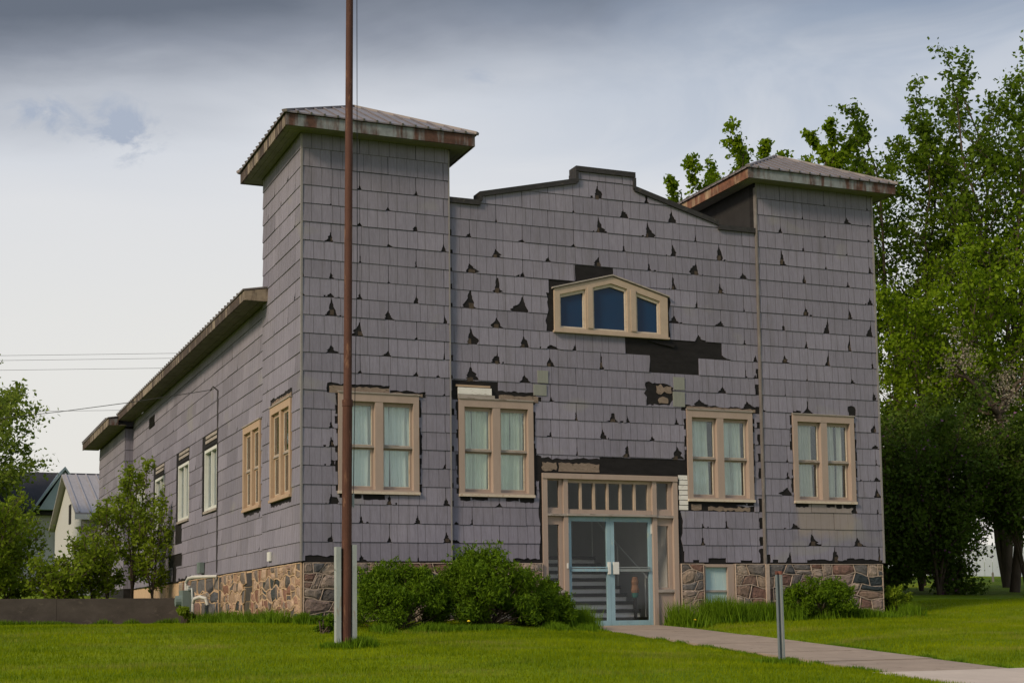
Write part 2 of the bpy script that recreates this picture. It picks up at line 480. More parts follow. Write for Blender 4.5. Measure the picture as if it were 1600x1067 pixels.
class MB:
    def __init__(self):
        self.v = []
        self.f = []
        self.uv = {}

    def face(self, pts):
        i = len(self.v)
        self.v += [tuple(p) for p in pts]
        self.f.append(tuple(range(i, i + len(pts))))

    def box(self, a, b):
        x0, y0, z0 = (min(p, q) for p, q in zip(a, b))
        x1, y1, z1 = (max(p, q) for p, q in zip(a, b))
        i = len(self.v)
        self.v += [(x0, y0, z0), (x1, y0, z0), (x1, y1, z0), (x0, y1, z0), (x0, y0, z1), (x1, y0, z1), (x1, y1, z1), (x0, y1, z1)]
        self.f += [tuple(i + k for k in q) for q in ((0, 3, 2, 1), (4, 5, 6, 7), (0, 1, 5, 4), (1, 2, 6, 5), (2, 3, 7, 6), (3, 0, 4, 7))]
        return self

    def prism(self, pts, vec):
        """polygon pts (3d) extruded by vec"""
        vec = Vector(vec)
        n = len(pts)
        i = len(self.v)
        self.v += [tuple(p) for p in pts] + [tuple(Vector(p) + vec) for p in pts]
        self.f.append(tuple(range(i, i + n)))
        self.f.append(tuple(range(i + 2 * n - 1, i + n - 1, -1)))
        for k in range(n):
            j = (k + 1) % n
            self.f.append((i + k, i + n + k, i + n + j, i + j))
        return self

    def bar(self, a, b, wd, ht, up=(0, 0, 1)):
        """rectangular bar from a to b"""
        a = Vector(a)
        b = Vector(b)
        d = (b - a).normalized()
        s = d.cross(Vector(up))
        s = s.normalized() if s.length > 1e-6 else Vector((1, 0, 0))
        u = s.cross(d)
        q = [s * wd / 2 + u * ht / 2, -s * wd / 2 + u * ht / 2, -s * wd / 2 - u * ht / 2, s * wd / 2 - u * ht / 2]
        return self.prism([a + p for p in q], b - a)

    def tube(self, pts, radii, n=8, cap=True):
        pts = [Vector(p) for p in pts]
        rings = []
        ref = Vector((0.3, 1, 0.1))
        for k, p in enumerate(pts):
            d = (pts[min(k + 1, len(pts) - 1)] - pts[max(k - 1, 0)]).normalized()
            s = d.cross(ref)
            if s.length < 1e-3:
                s = d.cross(Vector((1, 0, 0)))
            s.normalize()
            u = d.cross(s)
            i = len(self.v)
            for j in range(n):
                a = 2 * math.pi * j / n
                self.v.append(tuple(p + (s * math.cos(a) + u * math.sin(a)) * radii[k]))
            rings.append(i)
        for k in range(len(rings) - 1):
            for j in range(n):
                j2 = (j + 1) % n
                self.f.append((rings[k] + j, rings[k] + j2, rings[k + 1] + j2, rings[k + 1] + j))
        if cap:
            self.f.append(tuple(rings[0] + j for j in reversed(range(n))))
            self.f.append(tuple(rings[-1] + j for j in range(n)))
        return self

    def build(self, name, mat, parent=None, smooth=False, org=None, recalc=True):
        vs = np.array(self.v, float)
        if org is None:
            org = ((vs[:, 0].min() + vs[:, 0].max()) / 2, (vs[:, 1].min() + vs[:, 1].max()) / 2, vs[:, 2].min())
        me = bpy.data.meshes.new(name)
        me.from_pydata([tuple(p) for p in (vs - np.array(org))], [], self.f)
        if recalc:
            bm = bmesh.new()
            bm.from_mesh(me)
            bmesh.ops.recalc_face_normals(bm, faces=bm.faces)
            bm.to_mesh(me)
            bm.free()
        me.materials.append(MATS[mat])
        if smooth:
            me.polygons.foreach_set('use_smooth', [True] * len(me.polygons))
        me.update()
        return link(name, me, parent, org)


class Wall:
    """a vertical wall plane: a runs along it, z is up, d is outwards"""
    def __init__(self, axis, pos, sign=-1):
        self.axis = axis      # 'x': a is X, normal along y ; 'y': a is Y, normal along x
        self.pos = pos
        self.s = sign

    def p(self, a, z, d=0.0):
        return (a, self.pos + self.s * d, z) if self.axis == 'x' else (self.pos + self.s * d, a, z)

    def box(self, mb, a0, a1, z0, z1, d0, d1):
        mb.box(self.p(a0, z0, d0), self.p(a1, z1, d1))
        return mb


def fast_mesh(name, verts, faces_flat, nside, mat, parent=None, org=(0, 0, 0)):
    me = bpy.data.meshes.new(name)
    nf = len(faces_flat) // nside
    me.vertices.add(len(verts))
    me.vertices.foreach_set('co', (verts - np.array(org)).astype(np.float32).ravel())
    me.loops.add(len(faces_flat))
    me.loops.foreach_set('vertex_index', faces_flat.astype(np.int32))
    me.polygons.add(nf)
    me.polygons.foreach_set('loop_start', np.arange(0, nf * nside, nside, dtype=np.int32))
    me.polygons.foreach_set('loop_total', np.full(nf, nside, dtype=np.int32))
    me.materials.append(MATS[mat])
    me.update(calc_edges=True)
    return link(name, me, parent, org)


def leaf_quads(c, size, aspect=0.6, up=0.0, rng=RNG):
    """one rhombic leaf per centre"""
    n = len(c)
    t = rng.normal(size=(n, 3))
    t[:, 2] += up
    t /= np.linalg.norm(t, axis=1)[:, None]
    q = rng.normal(size=(n, 3))
    s = np.cross(t, q)
    s /= np.linalg.norm(s, axis=1)[:, None] + 1e-9
    L = (np.asarray(size) * rng.uniform(0.45, 1.5, n))[:, None]
    v = np.empty((n, 4, 3))
    v[:, 0] = c - t * L * 0.5
    v[:, 1] = c + s * L * aspect * 0.5 - t * L * 0.05
    v[:, 2] = c + t * L * 0.5
    v[:, 3] = c - s * L * aspect * 0.5 - t * L * 0.05
    return v.reshape(-1, 3)


def leaf_mesh(name, c, size, mat, parent, aspect=0.6, up=0.0, org=(0, 0, 0)):
    v = leaf_quads(np.asarray(c), size, aspect, up)
    return fast_mesh(name, v, np.arange(len(v)), 4, mat, parent, org)


# ------------------------------------------------------------------ ground
def smooth(t):
    t = np.clip(t, 0, 1)
    return t * t * (3 - 2 * t)


def zg(x, y):
    x = np.asarray(x, float)
    y = np.asarray(y, float)
    z = -1.09 - 0.115 * np.exp(-((x - 6.0) / 2.4) ** 2)
    z = z + 0.061 * np.clip(y + 0.4, -26, 0)
    right = smooth((x - 11.5) / 5.0)
    z = z + right * (0.060 * np.clip(y + 3, 0, 60) - 0.02)
    up = smooth((y - 11.3) / 0.1) * smooth((0.6 - x) / 0.4)
    z = z + up * (0.52 + 0.028 * np.clip(y - 11, 0, 120))
    z = z + 0.018 * np.sin(x * 0.9 + 1.3) * np.sin(y * 0.7 + 0.4) * (1 - smooth((y + 1.0) / 1.0))
    bed = smooth((x - 4.55) / 0.4) * smooth((7.65 - x) / 0.4) * smooth((y + 18) / 1.0) * smooth((0.3 - y) / 0.3)
    z = z - 0.055 * bed
    return z


def zgf(x, y):
    return float(zg(x, y))


def lines(segs):
    o = []
    for a, b, s in segs:
        o += list(np.arange(a, b, s))
    return np.array(o + [segs[-1][1]])


gx = lines([(-300, -60, 30), (-60, -14, 4), (-14, 22, 0.35), (22, 60, 2), (60, 400, 34)])
gy = np.array(sorted(set(list(lines([(-200, -30, 20), (-30, 2, 0.35), (2, 11, 0.8), (11, 11.6, 0.1), (11.6, 60, 2.4), (60, 500, 44)])))))
GX, GY = np.meshgrid(gx, gy)
gv = np.stack([GX, GY, zg(GX, GY)], -1).reshape(-1, 3)
nx, ny = len(gx), len(gy)
ii = np.arange((ny - 1) * nx).reshape(ny - 1, nx)[:, :-1]
gf = np.stack([ii, ii + 1, ii + 1 + nx, ii + nx], -1).reshape(-1)
g = fast_mesh('ground', gv, gf, 4, 'lawn')
tag(g, kind='structure')

# ------------------------------------------------------------------ the hall
CR = 0.335                     # course height
HP = 0.534                     # half a siding panel
W1, W2, W3 = 2.787, 9.385, 12.214
D1, D2, D3 = 3.05, 20.9, 27.3
hall = thing('hall_building', 'large grey shingle-sided hall with two square corner towers and stone foundation', 'building', (6.1, 0, -1.1))


def jag(p, q, n, amp, rng=random):
    """ragged polyline from p to q (2d), end points kept"""
    pts = [p]
    dx, dz = q[0] - p[0], q[1] - p[1]
    L = math.hypot(dx, dz) + 1e-9
    nxv, nzv = -dz / L, dx / L
    for k in range(1, n):
        t = k / n + rng.uniform(-0.3, 0.3) / n
        a = rng.uniform(-amp, amp)
        pts.append((p[0] + dx * t + nxv * a, p[1] + dz * t + nzv * a))
    pts.append(q)
    return pts


def chip_poly(X, zb, wd, h):
    wd *= random.uniform(1.15, 1.7)
    h *= random.uniform(0.95, 1.25)
    kind = random.random()
    lean = random.uniform(-0.5, 0.5)
    top = (X + lean * wd * 0.12, zb + h)
    if kind < 0.68 or h < 0.09:
        # slit that flares out at the foot, flanks ragged
        prof = [(0.0, 0.5), (0.14, 0.47), (0.34, 0.36), (0.56, 0.26), (0.76, 0.12), (1.0, 0.035)]
    elif kind < 0.78:
        # blunt bite
        prof = [(0.0, 0.48), (0.2, 0.50), (0.45, 0.40), (0.68, 0.30), (0.72, 0.10), (1.0, 0.03)]
    else:
        # long narrow tear
        prof = [(0.0, 0.30), (0.1, 0.42), (0.2, 0.26), (0.5, 0.16), (0.8, 0.17), (1.0, 0.06)]
    L, R2 = [], []
    pf2 = []
    for (f0, k0), (f1, k1) in zip(prof, prof[1:]):
        pf2 += [(f0, k0), ((f0 + f1) / 2, (k0 + k1) / 2)]
    prof = pf2 + [prof[-1]] if h > 0.08 else prof
    al = random.uniform(0.35, 1.45)
    ar = 1.8 - al
    jl = jr = 1.0
    for f, k in prof:
        jl = 0.3 * jl + 0.7 * al * random.uniform(0.5, 1.4)
        jr = 0.3 * jr + 0.7 * ar * random.uniform(0.5, 1.4)
        cx = X + (top[0] - X) * f + lean * wd * 0.10 * (1 - f)
        L.append((cx - wd * max(k * jl, 0.03) - 0.002 + random.uniform(-.003, .003), zb + h * f))
        R2.append((cx + wd * max(k * jr, 0.03) + 0.002 + random.uniform(-.003, .003), zb + h * f))
    L[0] = (L[0][0], zb)
    R2[0] = (R2[0][0], zb)
    return R2 + L[::-1]


def ragged(a0, a1, z0, z1, amp=0.02, step=0.07, fixed=''):
    """ragged rectangle; sides listed in fixed (t, b, l, r) stay straight"""
    def side(p, q, key, amp):
        L = math.hypot(q[0] - p[0], q[1] - p[1])
        n = max(1, int(L / step))
        return [p, q] if key in fixed or n < 2 else jag(p, q, n, amp)
    o = side((a0, z0), (a1, z0), 'b', amp)[:-1] + side((a1, z0), (a1, z1), 'r', amp)[:-1]
    o += side((a1, z1), (a0, z1), 't', amp)[:-1] + side((a0, z1), (a0, z0), 'l', amp)[:-1]
    return o


def bbox(poly):
    xs = [p[0] for p in poly]
    zs = [p[1] for p in poly]
    return min(xs), max(xs), min(zs), max(zs)


def area2(p):
    return abs(sum(p[k - 1][0] * p[k][1] - p[k][0] * p[k - 1][1] for k in range(len(p)))) / 2


def ccw(p):
    A = sum(p[k - 1][0] * p[k][1] - p[k][0] * p[k - 1][1] for k in range(len(p)))
    return p if A > 0 else p[::-1]


def cut(outer, holes):
    """triangles of outer minus holes: (verts2d, tris)"""
    b = bbox(outer)
    hs = []
    for h in holes:
        hb = bbox(h)
        if hb[0] < b[1] and hb[1] > b[0] and hb[2] < b[3] and hb[3] > b[2]:
            hs.append(h)
    outer, hs = ccw(outer), [ccw(h) for h in hs]
    vs = [Vector(p) for p in outer]
    fs = [list(range(len(outer)))]
    for h in hs:
        i = len(vs)
        vs += [Vector(p) for p in h]
        fs.append(list(range(i, i + len(h))))
    r = delaunay_2d_cdt(vs, [], fs, 1, 1e-5, True)
    tris = [f for f, of in zip(r[2], r[5]) if 0 in of and len(of) == 1]
    got = sum(area2([r[0][k] for k in f]) for f in tris)
    if hs and got < area2(outer) - sum(area2(h) for h in hs) - 0.004:
        # a knotted outline swallowed too much: leave out the smallest cut and try again
        hs.remove(min(hs, key=area2))
        return cut(outer, hs)
    return [(p.x, p.y) for p in r[0]], tris


def solid(wall, vs, tris, dfun, back, uvfun=None):
    """thick plate from 2d triangles: front at dfun(a,z), edges run back to depth back. Returns verts, faces, loop uvs"""
    used = sorted({i for f in tris for i in f})
    idx = {k: n for n, k in enumerate(used)}
    V = [wall.p(vs[k][0], vs[k][1], dfun(*vs[k])) for k in used]
    P2 = [vs[k] for k in used]
    F = []
    ed = {}
    for f in tris:
        f = [idx[k] for k in f]
        F.append(tuple(f))
        for a, b in zip(f, f[1:] + f[:1]):
            ed[(a, b)] = ed.get((a, b), 0) + 1
    bound = [(a, b) for (a, b) in ed if (b, a) not in ed]
    n = len(V)
    bi = {}
    for a, b in bound:
        for k in (a, b):
            if k not in bi:
                bi[k] = len(V)
                V.append(wall.p(P2[k][0], P2[k][1], back))
                P2.append(P2[k])
        F.append((b, a, bi[a], bi[b]))
    return V, F, P2


def plate(name, mat, parent, wall, vs, tris, dfun, back, uvfun=None, org=None):
    V, F, P2 = solid(wall, vs, tris, dfun, back)
    if not F:
        return None
    return mesh_uv(name, mat, parent, V, F, [uvfun(*p) for p in P2] if uvfun else None, org)


def mesh_uv(name, mat, parent, V, F, UV=None, org=None):
    A = np.array(V, float)
    if org is None:
        org = ((A[:, 0].min() + A[:, 0].max()) / 2, (A[:, 1].min() + A[:, 1].max()) / 2, A[:, 2].min())
    me = bpy.data.meshes.new(name)
    me.from_pydata([tuple(p) for p in A - np.array(org)], [], F)
    if UV is not None:
        l = me.uv_layers.new(name='UVMap')
        li = np.empty(len(me.loops), dtype=np.int32)
        me.loops.foreach_get('vertex_index', li)
        l.data.foreach_set('uv', np.array(UV, np.float32)[li].ravel())
    me.materials.append(MATS[mat])
    me.update()
    return link(name, me, parent, org)


def rect(a0, a1, z0, z1):
    return [(a0, z0), (a1, z0), (a1, z1), (a0, z1)]


FT = Wall('x', 0.0)            # tower fronts
FC = Wall('x', 0.06)           # the wall between the towers stands back a little
ST = Wall('y', 0.0)            # left side of the tower
SM = Wall('y', 0.03)           # long left side wall
SR = Wall('y', -0.22)          # rear wing, a little further out
RT = Wall('y', W3, 1)          # right side
BK = Wall('x', D3, 1)

# openings
WZ0, WZ1 = 1.19, 2.99
FWIN = [(0.66, 2.16), (2.955, 4.435), (7.71, 9.19), (10.10, 11.57)]
DOOR = (4.605, 7.465, -1.24, 1.665)
GAB = [(4.90, 4.376), (7.325, 4.376), (7.325, 5.18), (6.13, 5.50), (4.90, 5.18)]
ROOFLINE = [(W1, 6.70), (3.43, 6.70), (3.43, 6.86), (5.44, 7.33), (5.44, 7.57), (6.64, 7.57), (6.64, 7.31), (8.53, 6.79), (8.53, 6.70), (W2, 6.70)]

CHIPS = [(1.09,6.72,0.06,0.08),(2.14,6.72,0.06,0.10),(0.56,6.39,0.04,0.04),(1.61,6.39,0.09,0.07),(1.08,6.04,0.06,0.07),(2.15,6.04,0.06,0.10),(0.56,5.71,0.11,0.16),(1.61,5.72,0.07,0.05),(2.71,5.75,0.08,0.12),(1.06,5.39,0.05,0.11),(2.15,5.39,0.06,0.13),(0.07,5.07,0.07,0.14),(0.57,5.05,0.07,0.13),(1.62,5.07,0.04,0.04),(0.08,4.71,0.10,0.06),(0.52,4.71,0.13,0.07),(0.55,4.37,0.14,0.26),(1.09,4.71,0.06,0.11),(2.18,4.72,0.07,0.15),(0.07,4.38,0.03,0.08),(1.61,4.37,0.12,0.14),(2.72,4.38,0.05,0.15),(1.08,4.03,0.16,0.23),(2.15,4.05,0.04,0.05),(0.54,3.70,0.16,0.13),(1.60,3.70,0.11,0.10),(2.67,3.70,0.06,0.12),(1.08,3.36,0.06,0.06),(2.13,3.36,0.06,0.08),(2.55,3.37,0.06,0.05),(2.70,3.04,0.05,0.05),(0.51,2.35,0.08,0.11),(0.57,2.04,0.12,0.16),(0.57,1.70,0.14,0.11),(2.65,1.69,0.05,0.11),(0.54,1.00,0.13,0.15),(1.60,1.01,0.13,0.16),(2.67,1.02,0.10,0.12),(1.05,0.67,0.11,0.11),(2.17,0.68,0.11,0.14),(0.54,0.34,0.09,0.10),(1.59,0.35,0.08,0.10),(2.70,0.35,0.14,0.17),(1.05,0.01,0.09,0.11),(2.12,0.01,0.04,0.08),(3.15,0.67,0.08,0.09),(2.89,0.66,0.10,0.05),(3.71,0.33,0.09,0.07),(2.90,0.34,0.15,0.05),(5.86,7.01,0.14,0.22),(6.92,7.03,0.11,0.15),(5.36,6.69,0.05,0.06),(6.42,6.70,0.13,0.15),(7.46,6.69,0.13,0.23),(3.75,6.36,0.04,0.06),(3.21,6.02,0.10,0.08),(4.30,6.03,0.11,0.06),(5.36,6.03,0.08,0.06),(5.87,6.36,0.12,0.25),(6.92,6.35,0.13,0.25),(6.43,6.02,0.08,0.11),(7.47,6.02,0.11,0.21),(3.72,5.69,0.14,0.16),(4.82,5.69,0.08,0.10),(5.87,5.70,0.12,0.18),(6.94,5.69,0.11,0.13),(3.25,5.36,0.25,0.17),(4.28,5.36,0.13,0.10),(7.47,5.36,0.11,0.20),(3.75,5.02,0.18,0.24),(3.23,4.68,0.19,0.29),(4.29,4.68,0.22,0.24),(3.73,4.35,0.17,0.20),(3.18,4.01,0.16,0.30),(4.25,4.01,0.16,0.18),(4.78,4.03,0.22,0.07),(5.34,4.02,0.07,0.11),(3.73,3.67,0.12,0.17),(4.79,3.68,0.12,0.18),(5.87,3.71,0.11,0.31),(3.19,3.32,0.25,0.20),(4.26,3.35,0.13,0.13),(4.79,3.03,0.07,0.10),(5.34,2.67,0.07,0.17),(6.11,2.67,0.19,0.16),(6.37,2.67,0.07,0.14),(4.83,2.34,0.10,0.09),(5.85,2.33,0.12,0.15),(6.92,2.32,0.11,0.09),(5.29,2.00,0.04,0.15),(6.36,2.00,0.19,0.21),(7.45,1.99,0.20,0.20),(7.47,2.68,0.09,0.13),(3.71,1.00,0.11,0.07),(8.54,6.02,0.13,0.29),(7.98,6.36,0.07,0.12),(8.01,5.69,0.13,0.22),(9.09,5.69,0.11,0.10),(8.55,5.36,0.12,0.19),(8.03,5.02,0.07,0.15),(9.04,5.02,0.04,0.08),(7.47,4.69,0.17,0.12),(8.55,4.68,0.16,0.10),(11.00,7.40,0.05,0.05),(12.10,7.38,0.05,0.07),(10.49,7.07,0.03,0.08),(11.55,7.04,0.11,0.12),(12.07,7.04,0.11,0.03),(9.96,6.72,0.08,0.13),(11.05,6.71,0.06,0.05),(12.10,6.70,0.06,0.07),(10.50,6.38,0.06,0.08),(11.56,6.38,0.05,0.05),(9.96,6.05,0.12,0.29),(11.04,6.04,0.06,0.07),(12.11,6.05,0.08,0.12),(10.52,5.72,0.08,0.17),(11.55,5.70,0.08,0.10),(12.11,5.38,0.10,0.16),(10.50,5.04,0.11,0.19),(11.55,5.03,0.10,0.20),(9.99,4.71,0.06,0.11),(11.04,4.71,0.12,0.27),(12.11,4.71,0.13,0.22),(7.99,4.34,0.16,0.14),(9.05,4.35,0.09,0.09),(10.49,4.37,0.08,0.15),(11.57,4.37,0.09,0.29),(9.98,4.04,0.14,0.17),(11.04,4.02,0.09,0.27),(12.12,4.04,0.11,0.11),(8.59,4.02,0.15,0.09),(9.33,4.01,0.08,0.13),(9.05,3.68,0.07,0.14),(9.31,3.69,0.09,0.08),(10.51,3.71,0.03,0.05),(11.60,3.70,0.08,0.09),(9.96,3.39,0.03,0.05),(8.53,3.34,0.13,0.12),(12.13,3.38,0.08,0.15),(12.12,2.69,0.11,0.19),(9.49,3.04,0.05,0.04),(12.08,2.37,0.16,0.09),(12.14,2.04,0.06,0.12),(12.05,1.70,0.19,0.07),(12.13,1.36,0.11,0.19),(9.96,2.01,0.05,0.08),(11.63,1.69,0.11,0.17),(10.02,1.67,0.09,0.14),(9.99,1.36,0.21,0.15),(11.60,1.01,0.09,0.24),(12.14,0.92,0.06,0.09),(10.06,0.68,0.23,0.12),(10.52,0.34,0.18,0.23),(11.64,0.34,0.19,0.18),(8.47,0.66,0.09,0.13),(8.06,0.67,0.09,0.08),(8.01,0.33,0.10,0.16),(9.99,0.01,0.12,0.18),(11.06,0.01,0.14,0.29),(12.13,0.02,0.08,0.29)]

DAMAGE = []          # polygons torn or fallen from the siding of the front
for (X, zb, wd, h) in CHIPS:
    x0 = 9.425 if X > W2 else 0.0
    k = round((X - x0) / HP)
    if abs(x0 + k * HP - X) < 0.09:
        X = x0 + k * HP
    row = round(zb / CR)
    DAMAGE.append(chip_poly(X, row * CR - 0.002, wd, h))
    if wd > 0.08 and random.random() < 0.55:          # crumbs broken off next to it
        for q in range(random.choice((1, 1, 2))):
            cx = X + random.choice((-1, 1)) * (wd * 0.75 + random.uniform(0.0, 0.06))
            DAMAGE.append(ragged(cx, cx + random.uniform(0.015, 0.06), row * CR - 0.002, row * CR + random.uniform(0.015, 0.04), 0.006, 0.02, 'b'))
# fallen panels show the felt
R_ = lambda *a, **k: DAMAGE.append(ragged(*a, **k))
DAMAGE.append([(6.405, 12 * CR + .004), (6.93, 12 * CR + .004), (6.945, 11.9 * CR), (6.92, 11 * CR + .12), (6.905, 11 * CR + .003), (7.98, 11 * CR + .003),
               (8.0, 12 * CR + .004), (8.55, 12 * CR + .004), (8.54, 13 * CR - .004), (6.405, 13 * CR - .004)])
DAMAGE.append(ragged(5.36, 6.17, 5.2, 17 * CR - .004, 0.012, 0.12, 'tb'))
DAMAGE.append(ragged(4.80, 5.40, 5.0, 16 * CR - .004, 0.015, 0.12, 'tb'))
DAMAGE.append(ragged(4.74, 4.93, 4.36, 5.1, 0.05, 0.10, 'b'))
DAMAGE.append(ragged(7.30, 7.39, 4.36, 5.22, 0.03, 0.10))
DAMAGE.append(jag((6.13, 5.47), (7.40, 5.13), 12, 0.02) + jag((7.40, 5.19), (6.13, 5.56), 14, 0.03))
DAMAGE.append(ragged(5.81, 7.69, 1.64, 6 * CR - .01, 0.006, 0.3, 'tb'))
DAMAGE.append(ragged(4.56, 5.84, 1.66, 1.95, 0.03, 0.09, 'b'))
DAMAGE.append(ragged(4.43, 4.60, 1.52, 1.98, 0.03, 0.08))
DAMAGE.append(ragged(4.545, 4.61, -0.1, 1.7, 0.02, 0.13))
DAMAGE.append(ragged(7.455, 7.56, -0.05, 1.7, 0.03, 0.12))
DAMAGE.append(ragged(7.50, 7.72, 1.00, 1.75, 0.02, 0.12))
# round hole of the old flue
DAMAGE.append([(7.16 + (0.33 + 0.05 * random.uniform(-1, 1)) * math.cos(a), 3.27 + (0.22 + 0.03 * random.uniform(-1, 1)) * math.sin(a)) for a in [k * 2 * math.pi / 18 for k in range(18)]])
DAMAGE.append(ragged(6.83, 6.99, 3.03, 3.27, 0.03, 0.07))
DAMAGE.append(ragged(6.83, 7.05, 3.36, 3.49, 0.03, 0.06))
# round each window
for (a0, a1) in FWIN:
    for k in range(11):
        zc = WZ0 + 0.05 + k * 0.17
        for sgn, a in ((-1, a0), (1, a1)):
            if random.random() < 0.75:
                DAMAGE.append(ragged(a - 0.012 - (random.uniform(0.02, 0.055) if sgn < 0 else 0), a + 0.012 + (random.uniform(0.02, 0.055) if sgn > 0 else 0),
                                     zc, zc + random.uniform(0.08, 0.22), 0.012, 0.05))
    x = a0 + 0.02
    while x < a1 - 0.1:
        ww = random.uniform(0.12, 0.5)
        if random.random() < 0.72:
            DAMAGE.append(ragged(x, min(x + ww, a1), WZ0 - random.uniform(0.05, 0.10), WZ0 + 0.02, 0.015, 0.05, 't'))
        x += ww + 0.03
DAMAGE.append(ragged(0.46, 1.62, WZ1 - .01, 3.15, 0.022, 0.06, 'b'))
DAMAGE.append(ragged(1.62, 2.30, WZ1 - .03, 3.07, 0.022, 0.06, 'b'))
DAMAGE.append(ragged(2.83, 3.74, WZ1 - .02, 10 * CR - .015, 0.006, 0.2, 'tb'))
DAMAGE.append(ragged(3.70, 4.50, WZ1 - .02, 3.17, 0.02, 0.06, 'b'))
DAMAGE.append(ragged(4.40, 4.62, 3.0, 3.09, 0.02, 0.05))
DAMAGE.append(ragged(7.60, 9.38, WZ1 - .02, 3.08, 0.02, 0.06, 'b'))
DAMAGE.append(chip_poly(8.0, 3.05, 0.3, 0.13))
DAMAGE.append(chip_poly(9.07, 3.05, 0.26, 0.16))
def crack(pts, wd):
    """thin ragged crack along a polyline"""
    a, b = [], []
    for k, (x, z) in enumerate(pts):
        t = wd * (0.4 + 0.6 * k / (len(pts) - 1)) * random.uniform(0.6, 1.3)
        a.append((x - t, z + t * 0.3))
        b.append((x + t, z - t * 0.3))
    DAMAGE.append(a + b[::-1])


crack([(10.475, 3.27), (10.48, 3.17), (10.46, 3.11), (10.40, 3.05), (10.33, 2.99)], 0.022)
crack([(10.48, 3.16), (10.50, 3.10), (10.57, 3.04), (10.66, 2.99)], 0.022)
DAMAGE.append(ragged(10.12, 10.32, WZ1, 3.06, 0.015, 0.05))
DAMAGE.append(ragged(11.45, 11.62, WZ1 - .02, 3.20, 0.03, 0.06))
DAMAGE.append(ragged(7.62, 9.20, 1.0, 1.12, 0.03, 0.09, 'b'))
# bottom edge
for a0, a1, h in ((0.06, 0.60, 0.09), (7.48, 7.60, 0.22), (7.78, 7.92, 0.05), (8.12, 8.52, 0.085), (8.85, 9.12, 0.05), (9.42, 9.50, 0.16), (9.55, 9.68, 0.06), (10.35, 12.18, 0.055), (11.3, 11.9, 0.085), (4.0, 4.58, 0.06)):
    DAMAGE.append(ragged(a0, a1, -0.01, h, 0.02, 0.07, 'b'))
# along the tower corners of the middle wall
for k in range(20):
    z = k * CR
    if random.random() < 0.6:
        DAMAGE.append(ragged(W1 - 0.01, W1 + 0.05 + random.uniform(0, .04), z, z + random.uniform(0.05, 0.12), 0.012, 0.04))
    if k < 12 and random.random() < 0.8:
        DAMAGE.append(ragged(W2 - 0.06 - random.uniform(0, .05), W2 + 0.01, z, z + random.uniform(0.06, 0.3), 0.02, 0.05))

OPEN_F = [rect(a0 - .012, a1 + .012, WZ0 - .012, WZ1 + .012) for a0, a1 in FWIN] + [rect(DOOR[0] - .012, DOOR[1] + .012, DOOR[2], DOOR[3] + .012)] + [GAB]

# felt-covered backing walls with their openings
front_wall = plate('front_wall', 'felt', hall, FC, *cut([(W1 - .02, -0.02)] + [(W2 + .02, -0.02)] + [(a, z) for a, z in reversed(ROOFLINE)], OPEN_F), lambda a, z: 0.0, -0.16)
tower_l = plate('tower_wall', 'felt', hall, FT, *cut(rect(0, W1, -0.02, 7.64), OPEN_F), lambda a, z: 0.0, -0.22)
tower_r = plate('tower_wall', 'felt', hall, FT, *cut(rect(W2, W3, -0.02, 7.68), OPEN_F), lambda a, z: 0.0, -0.22)
N_PANEL = 0


